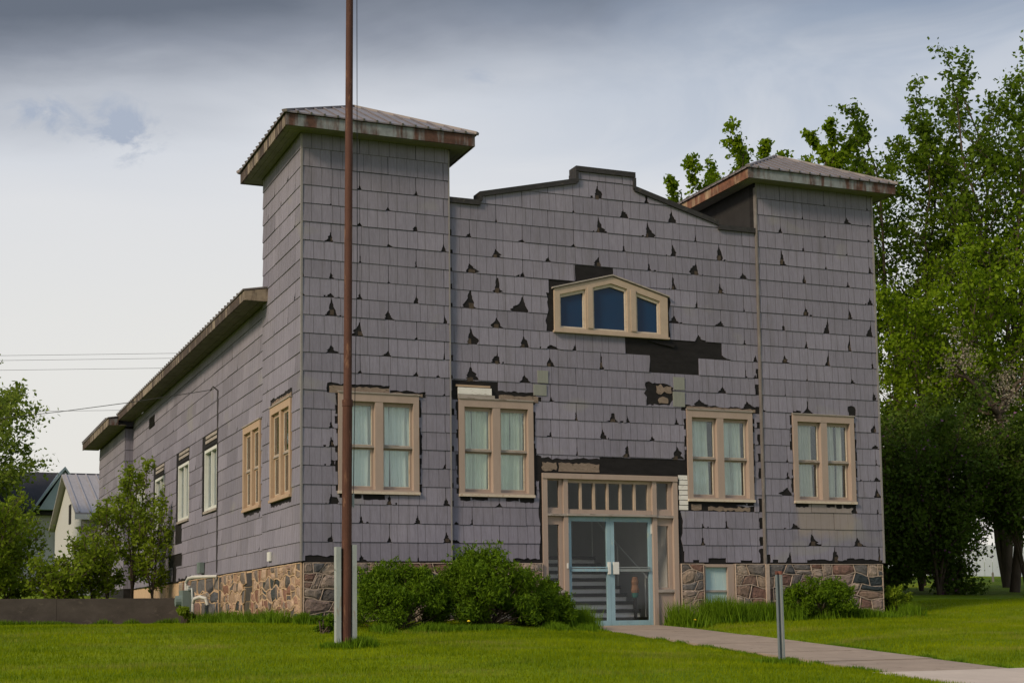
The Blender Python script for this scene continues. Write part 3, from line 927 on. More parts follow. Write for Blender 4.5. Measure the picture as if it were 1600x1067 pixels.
def lay_panels(wall, a_lo, a_hi, z_hi_row, x0, parity, course, outline, holes, parent, each, name, z_lo=0.0, proud=0.012, tiny=None):
    """running-bond courses of siding panels; each -> one object per panel, else one joined mesh"""
    global N_PANEL
    AV, AF, AU = [], [], []
    for r in range(z_hi_row):
        z0, z1 = z_lo + r * course, z_lo + (r + 1) * course
        k0 = int(math.floor((a_lo - x0) / HP)) - 2
        ks = [k for k in range(k0, k0 + int((a_hi - a_lo) / HP) + 6) if (k + r) % 2 == parity]
        for k in ks:
            pa, pb = x0 + k * HP, x0 + (k + 2) * HP
            a0, a1 = max(pa, a_lo), min(pb, a_hi)
            if a1 - a0 < 0.03:
                continue
            a0 += 0.006
            a1 -= 0.006
            zb, zt = z0 + 0.0045 + random.uniform(-.003, .003), z1 + 0.0  # gap bares black felt, standing in for the shadow line under each course
            tilt = random.uniform(-0.0025, 0.0025)
            poly = [(a0, zb - tilt), (a1, zb + tilt), (a1, zt), (a0, zt)]
            if outline is not None:
                bb = bbox(outline)
                if zt > min(6.68, bb[3] - .02) - 0.4 and (zt > 6.6 or outline is not ROOFLINE):
                    # clip to the roof line
                    vs = [Vector(p) for p in poly] + [Vector(p) for p in outline_poly(outline)]
                    r_ = delaunay_2d_cdt(vs, [], [list(range(4)), list(range(4, len(vs)))], 1, 1e-5, True)
                    inner = [f for f, of in zip(r_[2], r_[5]) if 0 in of and 1 in of]
                    if not inner:
                        continue
                    poly2 = order_boundary(r_[0], inner)
                    if poly2 is None:
                        continue
                    poly = poly2
            hs = list(holes)
            if tiny and random.random() < tiny:
                hs.append(chip_poly(a0, z0, random.uniform(.03, .10), random.uniform(.03, .13)))
            vs, tris = cut(poly, hs)
            if not tris:
                continue
            area = sum(abs((vs[b][0] - vs[a][0]) * (vs[c][1] - vs[a][1]) - (vs[c][0] - vs[a][0]) * (vs[b][1] - vs[a][1])) / 2 for a, b, c in tris)
            if area < 0.006:
                continue
            shift, flip = random.choice([0, 0, 0, .03, -.04]), 1
            ex = random.uniform(-0.002, 0.004)
            df = lambda a, z: 0.004 + (proud + ex) * (1 - (z - z0) / course)
            uvf = lambda a, z: ((a - pa) / (2 * HP) + shift, (z - z0) / course + r * 1.37)
            for tr in (pieces(vs, tris) if each else ()):
                V, F, P2 = solid(wall, vs, tr, df, 0.001)
                mesh_uv(name, 'siding', parent, V, F, [uvf(*p) for p in P2])
                N_PANEL += 1
            if not each:
                V, F, P2 = solid(wall, vs, tris, df, 0.001)
                U = [uvf(*p) for p in P2]
                b = len(AV)
                AV += V
                AF += [tuple(i + b for i in f) for f in F]
                AU += U
    if not each:
        o = mesh_uv(name, 'siding', parent, AV, AF, AU)
        o['kind'] = 'stuff'
        return o


def pieces(vs, tris):
    """connected pieces that are big enough to see"""
    par = list(range(len(vs)))

    def find(k):
        while par[k] != k:
            par[k] = par[par[k]]
            k = par[k]
        return k
    for f in tris:
        for k in f[1:]:
            par[find(k)] = find(f[0])
    g_ = {}
    for f in tris:
        g_.setdefault(find(f[0]), []).append(f)
    return [t_ for t_ in g_.values() if sum(area2([vs[k] for k in f]) for f in t_) > 0.006]


def outline_poly(line):
    return [(line[0][0], -0.5), (line[-1][0], -0.5)] + [(a, z - 0.004) for a, z in reversed(line)]


def order_boundary(vs, tris):
    ed = set()
    for f in tris:
        for a, b in zip(f, f[1:] + f[:1]):
            ed.add((a, b))
    nxt = {a: b for a, b in ed if (b, a) not in ed}
    if not nxt:
        return None
    s = next(iter(nxt))
    o = [s]
    c = nxt[s]
    while c != s and c in nxt and len(o) < 60:
        o.append(c)
        c = nxt[c]
    return [(vs[k].x, vs[k].y) for k in o]


holes_front = DAMAGE + OPEN_F
lay_panels(FT, 0.0, W1, 23, 0.0, 0, CR, None, holes_front, tower_l, True, 'siding_panel')
lay_panels(FC, W1, W2, 23, 0.0, 0, CR, ROOFLINE, holes_front, front_wall, True, 'siding_panel')
lay_panels(FT, W2, W3, 23, 9.425, 1, CR, None, holes_front, tower_r, True, 'siding_panel')

# ---- left side
SWIN = [(0.69, 2.29), (3.28, 4.85)]
VWIN = [(7.63, 9.12), (11.2, 12.7), (14.95, 16.45), (18.4, 19.9)]
OPEN_S = [rect(a0 - .012, a1 + .012, 1.168, 2.99 if a0 < 3 else 2.93) for a0, a1 in SWIN]
OPEN_V = [rect(a0 - .01, a1 + .01, 1.49, 2.93) for a0, a1 in VWIN]
VENT = rect(16.68, 17.72, 4.48, 4.81)
OPEN_S += OPEN_V
DAM_S = []
for a0, a1 in VWIN:
    DAM_S.append(ragged(a0 - .04, a1 + 0.36, 1.42, 3.275, 0.012, 0.3, 'tl'))
for a0, a1 in SWIN:
    zt = 2.98 if a0 < 3 else 2.92
    DAM_S.append(ragged(a0 - 0.05, a1 + 0.06, zt - .02, zt + (0.16 if a0 < 3 else 0.03), 0.02, 0.07, 'b'))
    DAM_S.append(ragged(a0, a1, 1.09, 1.19, 0.03, 0.09, 't'))
DAM_S += [ragged(12.15, 13.15, 0.94, 1.45, 0.02, 0.2, 'tb'), ragged(12.1, 14.15, 0.38, 0.70, 0.02, 0.2, 'tb'), ragged(12.9, 13.5, -0.01, 0.40, 0.02, 0.1),
          ragged(9.2, 12.6, -0.01, 0.075, 0.05, 0.18, 'b')]
tower_s = plate('tower_wall', 'felt', hall, ST, *cut(rect(0.22, D1, -0.02, 7.64), OPEN_S), lambda a, z: -0.002, -0.2)
side_wall = plate('side_wall', 'felt', hall, SM, *cut(rect(D1, D2, -0.02, 5.16), OPEN_S), lambda a, z: 0.0, -0.2)
lay_panels(ST, 0.0, D1, 23, 0.42, 0, CR, None, OPEN_S + DAM_S, tower_s, False, 'siding_panel', tiny=0.55)
lay_panels(SM, D1, D2, 16, 0.15, 1, CR * 0.975, [(D1, 5.15), (D2, 5.15)], OPEN_S + DAM_S + [VENT], side_wall, False, 'siding_panel', tiny=0.5)
wing = MB()
wing.box((-0.22, D2, -1.6), (12.4, D3, 4.98))
wing_o = wing.build('rear_wing_wall', 'felt', hall)
lay_panels(SR, D2, D3, 15, 0.15, 0, CR * 0.975, None, [], wing_o, False, 'siding_panel', z_lo=0.0)
lay_panels(Wall('x', D2), -0.22, 0.03, 15, -0.25, 0, CR * 0.975, None, [], wing_o, False, 'siding_panel')
# right side and back, outside the photograph but part of the building
rs = MB()
rs.box((W3 - 0.2, 0.22, -0.02), (W3, D1 - .2, 7.68))
rs.box((W3 - 0.2, D1 - .2, -0.02), (W3 - 0.02, D2 - .01, 5.12))
rs_o = rs.build('right_wall', 'felt', hall)
lay_panels(RT, 0.0, D1, 23, 0.2, 0, CR, None, [], rs_o, False, 'siding_panel')
lay_panels(Wall('y', W3 - 0.02, 1), D1, D2, 15, 0.2, 0, CR, None, [], rs_o, False, 'siding_panel')

# inner returns of the towers above the middle wall, and the backs
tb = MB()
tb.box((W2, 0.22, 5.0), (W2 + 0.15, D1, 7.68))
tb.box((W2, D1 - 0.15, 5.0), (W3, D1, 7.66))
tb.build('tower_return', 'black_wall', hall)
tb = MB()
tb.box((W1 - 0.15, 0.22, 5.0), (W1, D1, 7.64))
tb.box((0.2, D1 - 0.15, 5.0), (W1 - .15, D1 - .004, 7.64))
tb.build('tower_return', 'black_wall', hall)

# corner strips
cs = MB()
cs.box((-0.022, -0.022, 0.0), (0.012, 0.02, 7.62))
cs.build('corner_trim', 'trim_strip', hall)
cs = MB()
cs.box((W1 - 0.018, -0.023, 0.0), (W1 + 0.004, 0.07, 7.62))
cs.build('corner_trim', 'trim_strip', hall)
cs = MB()
cs.box((W2 - 0.004, -0.024, -0.02), (W2 + 0.024, 0.07, 7.6))
cs.build('corner_trim', 'trim_cream', hall)
cs = MB()
cs.box((W3 - 0.014, -0.023, 0.0), (W3 + 0.022, 0.02, 7.66))
cs.build('corner_trim', 'trim_strip', hall)

# ---- what shows through the torn siding
def patch(name, mat, wall, poly, d, parent):
    vs, tris = cut(poly, [])
    return plate(name, mat, parent, wall, vs, tris, lambda a, z: d, 0.001)


patch('torn_backing', 'fibreboard', FT, ragged(0.50, 1.62, 2.98, 3.10, 0.015, 0.06, 'b'), 0.010, tower_l)
patch('torn_backing', 'fibreboard', FT, ragged(1.63, 2.24, 2.97, 3.03, 0.012, 0.06, 'b'), 0.010, tower_l)
patch('torn_backing', 'fibreboard', FC, ragged(3.76, 4.55, 2.98, 3.09, 0.015, 0.06, 'b'), 0.016, front_wall)
patch('torn_backing', 'fibreboard', FC, ragged(4.95, 5.80, 1.70, 1.86, 0.02, 0.07, 'b'), 0.012, front_wall)
patch('torn_backing', 'fibreboard', FC, ragged(4.62, 4.90, 1.72, 1.87, 0.03, 0.05), 0.012, front_wall)
patch('torn_backing', 'fibreboard', FC, ragged(7.72, 9.28, 2.99, 3.055, 0.012, 0.06, 'b'), 0.010, front_wall)
patch('torn_backing', 'fibreboard', FC, ragged(7.06, 7.40, 3.30, 3.43, 0.045, 0.05), 0.012, front_wall)
patch('torn_backing', 'fibreboard', FC, ragged(7.12, 7.31, 3.09, 3.19, 0.04, 0.05), 0.012, front_wall)
patch('torn_backing', 'fibreboard', FC, ragged(7.78, 8.0, 1.03, 1.14, 0.02, 0.06), 0.010, front_wall)
patch('torn_backing', 'fibreboard', FC, ragged(8.15, 9.1, 1.02, 1.09, 0.025, 0.06), 0.010, front_wall)
for (X, zb, wd, h) in CHIPS:
    if h > 0.15 and random.random() < 0.8:
        wl, pr = (FC, front_wall) if W1 < X < W2 else ((FT, tower_l) if X < W1 else (FT, tower_r))
        patch('torn_backing', 'chip_core', wl, ragged(X - wd * 0.28, X + wd * 0.24, zb + 0.004, zb + h * 0.38, 0.015, 0.04), 0.006, pr)
patch('loose_felt', 'felt', FC, jag((6.9, 4.30), (7.45, 4.20), 5, .01) + [(7.5, 4.26), (7.1, 4.33)], 0.035, front_wall)
# old white clapboards beside the entrance and over the window
for k in range(7):
    z = 1.02 + k * 0.098
    mb = MB()
    FC.box(mb, 7.50 + (0.012 if k % 2 else 0), 7.70, z, z + 0.086, 0.0, 0.014 + 0.004 * (k % 3))
    mb.build('clapboard', 'white_board', front_wall)
mb = MB()
FC.box(mb, 2.94, 3.60, 3.075, 3.20, 0.0, 0.045)
mb.build('clapboard', 'white_board', front_wall)
mb = MB()
FC.box(mb, 2.94, 3.66, 3.00, 3.07, 0.0, 0.05)
mb.build('clapboard', 'worn_wood', front_wall)
mb = MB()
FC.box(mb, 2.90, 3.58, 3.215, 3.25, 0.0, 0.03)
mb.build('clapboard', 'yellow_tan_paint', front_wall)
# loose pale shingle tabs by the flue hole and by the window
for a0, a1, z0, z1 in ((7.42, 7.68, 3.04, 3.33), (4.46, 4.72, 3.12, 3.33), (4.54, 4.76, 3.36, 3.60), (7.44, 7.68, 3.37, 3.62)):
    patch('pale_shingle_tab', 'pale_tab', FC, ragged(a0, a1, z0, z1, 0.004, 0.1), 0.024, front_wall)

# ---- windows
def bars(mb, wall, a0, a1, z0, z1, wl, wr, wb, wt, d0, d1):
    wall.box(mb, a0, a0 + wl, z0, z1, d0, d1)
    wall.box(mb, a1 - wr, a1, z0, z1, d0, d1)
    wall.box(mb, a0 + wl, a1 - wr, z0, z0 + wb, d0, d1)
    wall.box(mb, a0 + wl, a1 - wr, z1 - wt, z1, d0, d1)
    return mb


def double_window(wall, a0, a1, z0, z1, parent, paint='tan_paint', glass='glass', head=0.145, k=1.0):
    am = (a0 + a1) / 2
    mb = MB()
    bars(mb, wall, a0, a1, z0 + 0.05, z1, 0.105, 0.105, 0.03, head, -0.15, 0.04)
    wall.box(mb, am - 0.075, am + 0.075, z0 + 0.08, z1 - head, -0.15, 0.034)
    win = mb.build('window', paint, parent)
    mb = MB()
    wall.box(mb, a0 - 0.012, a1 + 0.012, z0, z0 + 0.05, -0.15, 0.062)
    mb.build('sill', 'putty_white' if paint != 'yellow_tan_paint' else paint, win)
    mb = MB()
    wall.box(mb, a0 - 0.01, a1 + 0.01, z1, z1 + 0.022, 0.0, 0.058)
    mb.build('drip_cap', 'worn_wood', win)
    zi0, zi1 = z0 + 0.08, z1 - head
    zm = zi0 + (zi1 - zi0) * 0.485
    for s0, s1 in ((a0 + 0.105, am - 0.075), (am + 0.075, a1 - 0.105)):
        # upper sash stands further out than the lower one
        mb = bars(MB(), wall, s0, s1, zm, zi1, 0.035, 0.035, 0.035, 0.06, -0.085 * k, -0.045 * k)
        up = mb.build('upper_sash', paint, win)
        mb = bars(MB(), wall, s0, s1, zi0, zm - .002, 0.035, 0.035, 0.06, 0.03, -0.130 * k, -0.090 * k)
        lo = mb.build('lower_sash', paint, win)
        bd = bars(MB(), wall, s0 + 0.035, s1 - 0.035, zm + 0.035, zi1 - 0.06, 0.009, 0.014, 0.010, 0.006, -0.070 * k, -0.042 * k)
        bd.build('putty_line', 'putty_white', win)
        bd = bars(MB(), wall, s0 + 0.035, s1 - 0.035, zi0 + 0.06, zm - 0.034, 0.008, 0.014, 0.012, 0.004, -0.120 * k, -0.087 * k)
        bd.build('putty_line', 'putty_white', win)
        mb = MB()
        wall.box(mb, s0, s1, zm - 0.008, zm + 0.026, -0.044 * k, -0.030 * k)
        mb.build('meeting_rail', 'worn_wood', win)
        mb = MB()
        wall.box(mb, s0 + 0.03, s1 - 0.03, zm + 0.03, zi1 - 0.055, -0.068 * k, -0.062 * k)
        mb.build('pane', glass, win)
        mb = MB()
        wall.box(mb, s0 + 0.03, s1 - 0.03, zi0 + 0.055, zm - 0.028, -0.113 * k, -0.107 * k)
        mb.build('pane', glass, win)
    return win


def curtain(wall, spans, z0, z1, mat, label, depth=-0.155):
    root = thing('curtain_pair', label, 'curtain', wall.p((spans[0][0] + spans[-1][1]) / 2, z0, depth), 'curtains hanging behind the hall windows')
    for a0, a1 in spans:
        n = int((a1 - a0) / 0.012)
        ph = random.uniform(0, 6)
        fr = random.uniform(55, 75)
        V, F = [], []
        for j, z in enumerate(np.linspace(z0, z1, 5)):
            for i in range(n + 1):
                a = a0 + (a1 - a0) * i / n
                fl = 0.018 * math.sin(fr * a + ph + 0.5 * math.sin(9 * a)) + 0.010 * math.sin(fr * 0.37 * a + 2 * ph + z)
                V.append(wall.p(a + 0.01 * math.sin(z * 3 + ph), z, depth + fl * (1.15 - 0.25 * j / 4)))
        for j in range(4):
            for i in range(n):
                k = j * (n + 1) + i
                F.append((k, k + 1, k + n + 2, k + n + 1))
        mb = MB()
        mb.v, mb.f = V, F
        mb.build('curtain_panel', mat, root, smooth=True, recalc=False)


cm = ['curtain_teal', 'curtain_green', 'curtain_blue', 'curtain_grey']
lab = ['pale teal curtains behind the tower window next to the flagpole', 'pale green pleated curtains behind the window left of the entrance',
       'pale blue-green curtains behind the window right of the entrance', 'dull grey curtains in the window nearest the tall trees']
for i, (a0, a1) in enumerate(FWIN):
    wl, pr = (FC, front_wall) if i in (1, 2) else (FT, tower_l if i == 0 else tower_r)
    double_window(wl, a0, a1, WZ0, WZ1, pr)
    am = (a0 + a1) / 2
    sp = {0: [(a0 + .12, am - .1), (am + .12, am + .24), (am + .26, a1 - .12)], 1: [(a0 + .12, a0 + .30), (a0 + .315, am - .1), (am + .1, am + .33), (am + .345, a1 - .15)],
          2: [(a0 + .14, am - .2), (am + .12, am + .3), (am + .33, a1 - .16)], 3: [(a0 + .14, am - .2), (am + .1, am + .36), (am + .40, a1 - .22)]}[i]
    curtain(wl, sp, WZ0 + .08, WZ1 - .1, cm[i], lab[i])
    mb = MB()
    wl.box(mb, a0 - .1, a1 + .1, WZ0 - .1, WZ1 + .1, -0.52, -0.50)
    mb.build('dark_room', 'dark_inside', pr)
mb = MB()
FT.box(mb, 1.45, 1.80, 2.055, 2.085, -0.036, -0.028)
mb.build('sash_latch', 'worn_wood', tower_l)

for i, (a0, a1) in enumerate(SWIN):
    wl, pr = (ST, tower_s) if i == 0 else (SM, side_wall)
    z1 = 2.98 if i == 0 else 2.92
    double_window(wl, a0, a1, 1.178, z1, pr, 'yellow_tan_paint', 'glass_side', k=0.4)
    am = (a0 + a1) / 2
    curtain(wl, [(a0 + .14, am - .15), (am + .14, a1 - .15)], 1.26, z1 - .1, 'curtain_white',
            ['white curtains behind the tower side window at the corner', 'white curtains behind the tan window next along the side wall'][i])
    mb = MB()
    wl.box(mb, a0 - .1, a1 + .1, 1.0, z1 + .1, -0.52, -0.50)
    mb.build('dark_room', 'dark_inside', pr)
patch('torn_backing', 'fibreboard', ST, ragged(0.72, 2.24, 2.985, 3.08, 0.02, 0.07, 'b'), 0.010, tower_s)

VLAB = ['white blind behind the vinyl window nearest the conduit', 'white blind in the second vinyl window along the side wall',
        'white blind in the vinyl window half hidden by saplings', 'white blind in the farthest vinyl window behind the saplings']
for i, (a0, a1) in enumerate(VWIN):
    mb = bars(MB(), SM, a0, a1, 1.50, 2.92, 0.07, 0.07, 0.07, 0.07, -0.14, 0.02)
    SM.box(mb, (a0 + a1) / 2 - .03, (a0 + a1) / 2 + .03, 1.57, 2.85, -0.12, 0.0)
    win = mb.build('window', 'white_vinyl', side_wall)
    for s0, s1 in ((a0 + .07, (a0 + a1) / 2 - .03), ((a0 + a1) / 2 + .03, a1 - .07)):
        mb = MB()
        SM.box(mb, s0, s1, 1.57, 2.85, -0.07, -0.062)
        mb.build('pane', 'glass_side', win)
    mb = MB()
    SM.box(mb, a0 - .03, a1 + .03, 1.445, 1.50, -0.02, 0.05)
    mb.build('sill', 'worn_wood', win)
    for k in range(3):
        mb = MB()
        SM.box(mb, a0 + .05 * (k % 2), a1 - 0.07 * k, 2.97 + k * 0.10, 3.04 + k * 0.10, 0.001, 0.012 + .006 * k)
        mb.build('bare_board', 'worn_wood' if k else 'felt', side_wall)
    curtain(SM, [(a0 + .12, a0 + .52)], 1.58, 2.86, 'curtain_white', VLAB[i])
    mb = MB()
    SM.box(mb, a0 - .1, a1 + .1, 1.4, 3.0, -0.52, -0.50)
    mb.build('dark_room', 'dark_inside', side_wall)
mb = MB()
SM.box(mb, 16.70, 17.70, 4.50, 4.80, 0.002, 0.010)
for k in range(5):
    SM.box(mb, 16.72, 17.68, 4.52 + k * 0.056, 4.535 + k * 0.056, 0.010, 0.03)
mb.build('wall_vent', 'felt', side_wall)

# ---- gable window: one frame, three lights under a shallow peak
def gtop(a):
    return 5.18 + (a - 4.90) * (0.32 / 1.23) if a < 6.13 else 5.50 - (a - 6.13) * (0.32 / 1.195)


lights_ = [(5.045, 5.515), (5.745, 6.41), (6.675, 7.12)]
def light_poly(a0, a1, z0, off):
    p = [(a0, z0), (a1, z0), (a1, gtop(a1) - off)]
    if a0 < 6.13 < a1:
        p.append((6.10, gtop(6.13) - off))
    p.append((a0, gtop(a0) - off))
    return p


GO = [(4.90, 4.38), (7.325, 4.38), (7.325, 5.18), (6.13, 5.50), (4.90, 5.18)]
vs, tris = cut(GO, [light_poly(a0 - .035, a1 + .035, 4.44, 0.13) for a0, a1 in lights_])
gw = plate('gable_window', 'cream_paint', front_wall, FC, vs, tris, lambda a, z: 0.055, -0.14)
vs, tris = cut([(4.97, 4.43), (7.25, 4.43), (7.25, 5.10), (6.13, 5.40), (4.97, 5.10)], [light_poly(a0, a1, 4.475, 0.19) for a0, a1 in lights_])
plate('sash', 'putty_white', gw, FC, vs, tris, lambda a, z: 0.012, -0.12)
for a0, a1 in lights_:
    vs, tris = cut(light_poly(a0 - .01, a1 + .01, 4.465, 0.18), [])
    plate('pane', 'sky_painted_glass', gw, FC, vs, tris, lambda a, z: -0.03, -0.035)
for a in (5.64, 6.565):
    mb = MB()
    FC.box(mb, a - 0.055, a + 0.055, 4.46, gtop(a) - 0.11, 0.055, 0.075)
    mb.build('mullion', 'cream_paint', gw)
mb = MB()
FC.box(mb, 4.88, 7.345, 4.345, 4.385, -0.1, 0.085)
mb.build('sill', 'cream_paint', gw)
mb = MB()
for p, q in (((4.86, 5.18), (6.13, 5.515)), ((6.13, 5.515), (7.365, 5.18))):
    mb.prism([FC.p(p[0], p[1] + .002, 0), FC.p(q[0], q[1] + .002, 0), FC.p(q[0], q[1] + 0.03, 0), FC.p(p[0], p[1] + 0.03, 0)], (0, -0.085, 0))
mb.build('drip_cap', 'worn_wood', gw)

# ---- parapet coping
def coping(pts, name='parapet_coping'):
    mb = MB()
    for (a0, z0), (a1, z1) in pts:
        mb.prism([(a0, 0.005, z0 - 0.045), (a1, 0.005, z1 - 0.045), (a1, 0.005, z1 + 0.055), (a0, 0.005, z0 + 0.055)], (0, 0.33, 0))
    return mb.build(name, 'coping', hall)


coping([((W1 + .006, 6.70), (3.42, 6.70))])
coping([((3.40, 6.86), (5.42, 7.325))])
coping([((5.40, 7.57), (6.68, 7.57))])
coping([((6.66, 7.30), (8.53, 6.785))])
coping([((8.53, 6.70), (W2 - .006, 6.70))])
mb = MB()
mb.box((5.39, 0.0, 7.30), (5.445, 0.335, 7.515))
mb.box((6.635, 0.0, 7.29), (6.69, 0.335, 7.515))
mb.box((3.40, 0.0, 6.74), (3.455, 0.335, 6.82))
mb.box((8.50, 0.0, 6.74), (8.555, 0.335, 6.76))
mb.build('parapet_end', 'coping', hall)
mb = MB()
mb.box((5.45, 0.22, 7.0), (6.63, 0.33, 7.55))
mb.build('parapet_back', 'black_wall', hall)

# ---- tower roofs
def tower_roof(x0, x1, y0, y1, zs, apex, front_mat, left_mat, fh=0.20, o=0.38):
    X0, X1, Y0, Y1 = x0 - o, x1 + o, y0 - o, y1 + o
    zt = zs + fh
    mb = MB()
    cx, cy = (x0 + x1) / 2, (y0 + y1) / 2
    e = 0.04
    P = [Vector((X0 - e, Y0 - e, zt)), Vector((X1 + e, Y0 - e, zt)), Vector((X1 + e, Y1 + e, zt)), Vector((X0 - e, Y1 + e, zt))]
    A = Vector((cx, cy, apex))
    th = Vector((0, 0, 0.025))
    for k in range(4):
        mb.prism([P[k], P[(k + 1) % 4], A], th)
    roof = mb.build('tower_roof', 'metal_roof', hall)
    for k in range(4):
        a, b = P[k], P[(k + 1) % 4]
        L = (b - a).length
        n = int(L / 0.235)
        mid = (a + b) / 2
        for i in range(1, n):
            s = i / n
            p = a + (b - a) * s
            q = p + (A - mid) * (1 - abs(2 * s - 1))
            rb = MB()
            rb.bar(p - (A - mid).normalized() * 0.015 + th * 1.1, q + th * 1.1, 0.035, 0.045)
            rb.build('roof_rib', 'metal_roof', roof)
        rb = MB()
        rb.bar(a + th, A + th, 0.10, 0.05)
        rb.build('hip_cap', 'metal_roof', roof)
    for nm, (a, b), mt in (('fascia', ((X0, Y0), (X1, Y0 + 0.03)), front_mat), ('fascia', ((X0, Y0 + .03), (X0 + 0.03, Y1)), left_mat),
                           ('fascia', ((X1 - .03, Y0 + .03), (X1, Y1)), front_mat), ('fascia', ((X0 + .03, Y1 - .03), (X1 - .03, Y1)), front_mat)):
        mb = MB()
        mb.box((a[0], a[1], zs - 0.012), (b[0], b[1], zt - 0.002))
        mb.build(nm, mt, roof)
    # boarded soffit, four strips round the tower
    k = 0
    for (ax, ay, bx, by) in ((X0 + .03, Y0 + .03, X1 - .03, y0 - .03), (X0 + .03, y0 - .03, x0 - .03, y1 + .03), (x1 + .03, y0 - .03, X1 - .03, y1 + .03), (X0 + .03, y1 + .03, X1 - .03, Y1 - .03)):
        horiz = (bx - ax) > (by - ay)
        wd = (by - ay) if horiz else (bx - ax)
        nb = 3
        for i in range(nb):
            mb = MB()
            z = zs + 0.002 * ((i + k) % 2)
            if horiz:
                mb.box((ax, ay + wd * i / nb + .003, z), (bx, ay + wd * (i + 1) / nb - .003, z + 0.02))
            else:
                mb.box((ax + wd * i / nb + .003, ay, z), (ax + wd * (i + 1) / nb - .003, by, z + 0.02))
            mb.build('soffit_board', 'soffit', roof)
        k += 1
    return roof


tower_roof(0, W1, 0, D1, 7.64, 8.78, 'fascia_blue', 'fascia_peel')
tower_roof(W2, W3, 0, D1 - .2, 7.68, 8.80, 'fascia_blue', 'fascia_rust', 0.185, 0.36)

# ---- main roof and its ragged eave
mb = MB()
for xa, za, xb, zb, ya, yb in ((-0.49, 5.30, 6.1, 6.45, D1 + .02, D2 + .02), (6.1, 6.45, W3 + 0.45, 5.30, D1 + .02, D2 + .02),
                               (3.2, 5.95, 6.1, 6.45, 0.24, D1 + .02), (6.1, 6.45, 9.0, 5.95, 0.24, D1 + .02),
                               (-0.78, 5.17, 6.1, 6.40, D2 + .03, D3 + .4), (6.1, 6.40, W3 + 0.5, 5.17, D2 + .03, D3 + .4)):
    mb.prism([(xa, ya, za), (xb, ya, zb), (xb, ya, zb + .03), (xa, ya, za + .03)], (0, yb - ya, 0))
main_roof = mb.build('main_roof', 'metal_roof', hall)
y = D1 + 0.1
while y < D2:
    rb = MB()
    rb.bar((-0.505, y, 5.335), (0.6, y, 5.335 + 1.105 * 0.1745), 0.04, 0.035)
    rb.build('roof_rib', 'metal_roof', main_roof)
    y += 0.30
while y < D3 + .4:
    rb = MB()
    rb.bar((-0.81, y, 5.215), (0.3, y, 5.215 + 1.11 * 0.179), 0.045, 0.05)
    rb.build('roof_rib', 'metal_roof', main_roof)
    y += 0.30
mb = MB()
mb.box((-0.47, D1 - 0.42, 5.115), (-0.44, D2 + .02, 5.295))
mb.build('fascia', 'fascia_peel', main_roof)
mb = MB()
mb.prism([(-0.47, 0, 5.115), (-0.002, 0, 5.115), (-0.002, 0, 5.37), (-0.47, 0, 5.295)], (0, 0.03, 0))
for i in range(len(mb.v)):
    mb.v[i] = (mb.v[i][0], mb.v[i][1] + D1 - 0.45, mb.v[i][2])
mb.build('fascia', 'fascia_peel', main_roof)
mb = MB()
mb.prism([(-0.50, D1 - .46, 5.30), (-0.003, D1 - .46, 5.387), (-0.003, D1 - .46, 5.415), (-0.50, D1 - .46, 5.328)], (0, 0.50, 0))
mb.build('roof_end', 'metal_roof', main_roof)
for i in range(3):
    mb = MB()
    mb.box((-0.44 + i * 0.15, D1 - .42 if i < 3 else D1, 5.120 + .003 * (i % 2)), (-0.296 + i * 0.15 - (0.02 if i == 2 else 0), D2, 5.140))
    mb.build('soffit_board', 'soffit_brown', main_roof)
mb = MB()
mb.box((-0.76, D2 - 0.3, 4.96), (-0.73, D3 + .4, 5.165))
mb.build('fascia', 'fascia_peel', main_roof)
mb = MB()
mb.box((-0.73, D2 - .3, 4.965), (-0.475, D2 - .27, 5.17))
mb.build('fascia', 'fascia_blue', main_roof)
mb = MB()
mb.box((-0.73, D2 - .27, 4.975), (-0.22, D3 + .4, 4.995))
mb.build('soffit_board', 'soffit_brown', main_roof)
mb = MB()
mb.prism([(-0.79, D2 - .32, 5.175), (-0.48, D2 - .32, 5.225), (-0.48, D2 - .32, 5.25), (-0.79, D2 - .32, 5.20)], (0, 0.36, 0))
mb.build('roof_end', 'metal_roof', main_roof)

# ---- fieldstone foundation
def clip_poly(poly, nx_, nz_, c):
    o = []
    for k in range(len(poly)):
        p, q = poly[k], poly[(k + 1) % len(poly)]
        dp = p[0] * nx_ + p[1] * nz_ - c
        dq = q[0] * nx_ + q[1] * nz_ - c
        if dp <= 0:
            o.append(p)
        if (dp < 0 < dq) or (dq < 0 < dp):
            t = dp / (dp - dq)
            o.append((p[0] + (q[0] - p[0]) * t, p[1] + (q[1] - p[1]) * t))
    return o


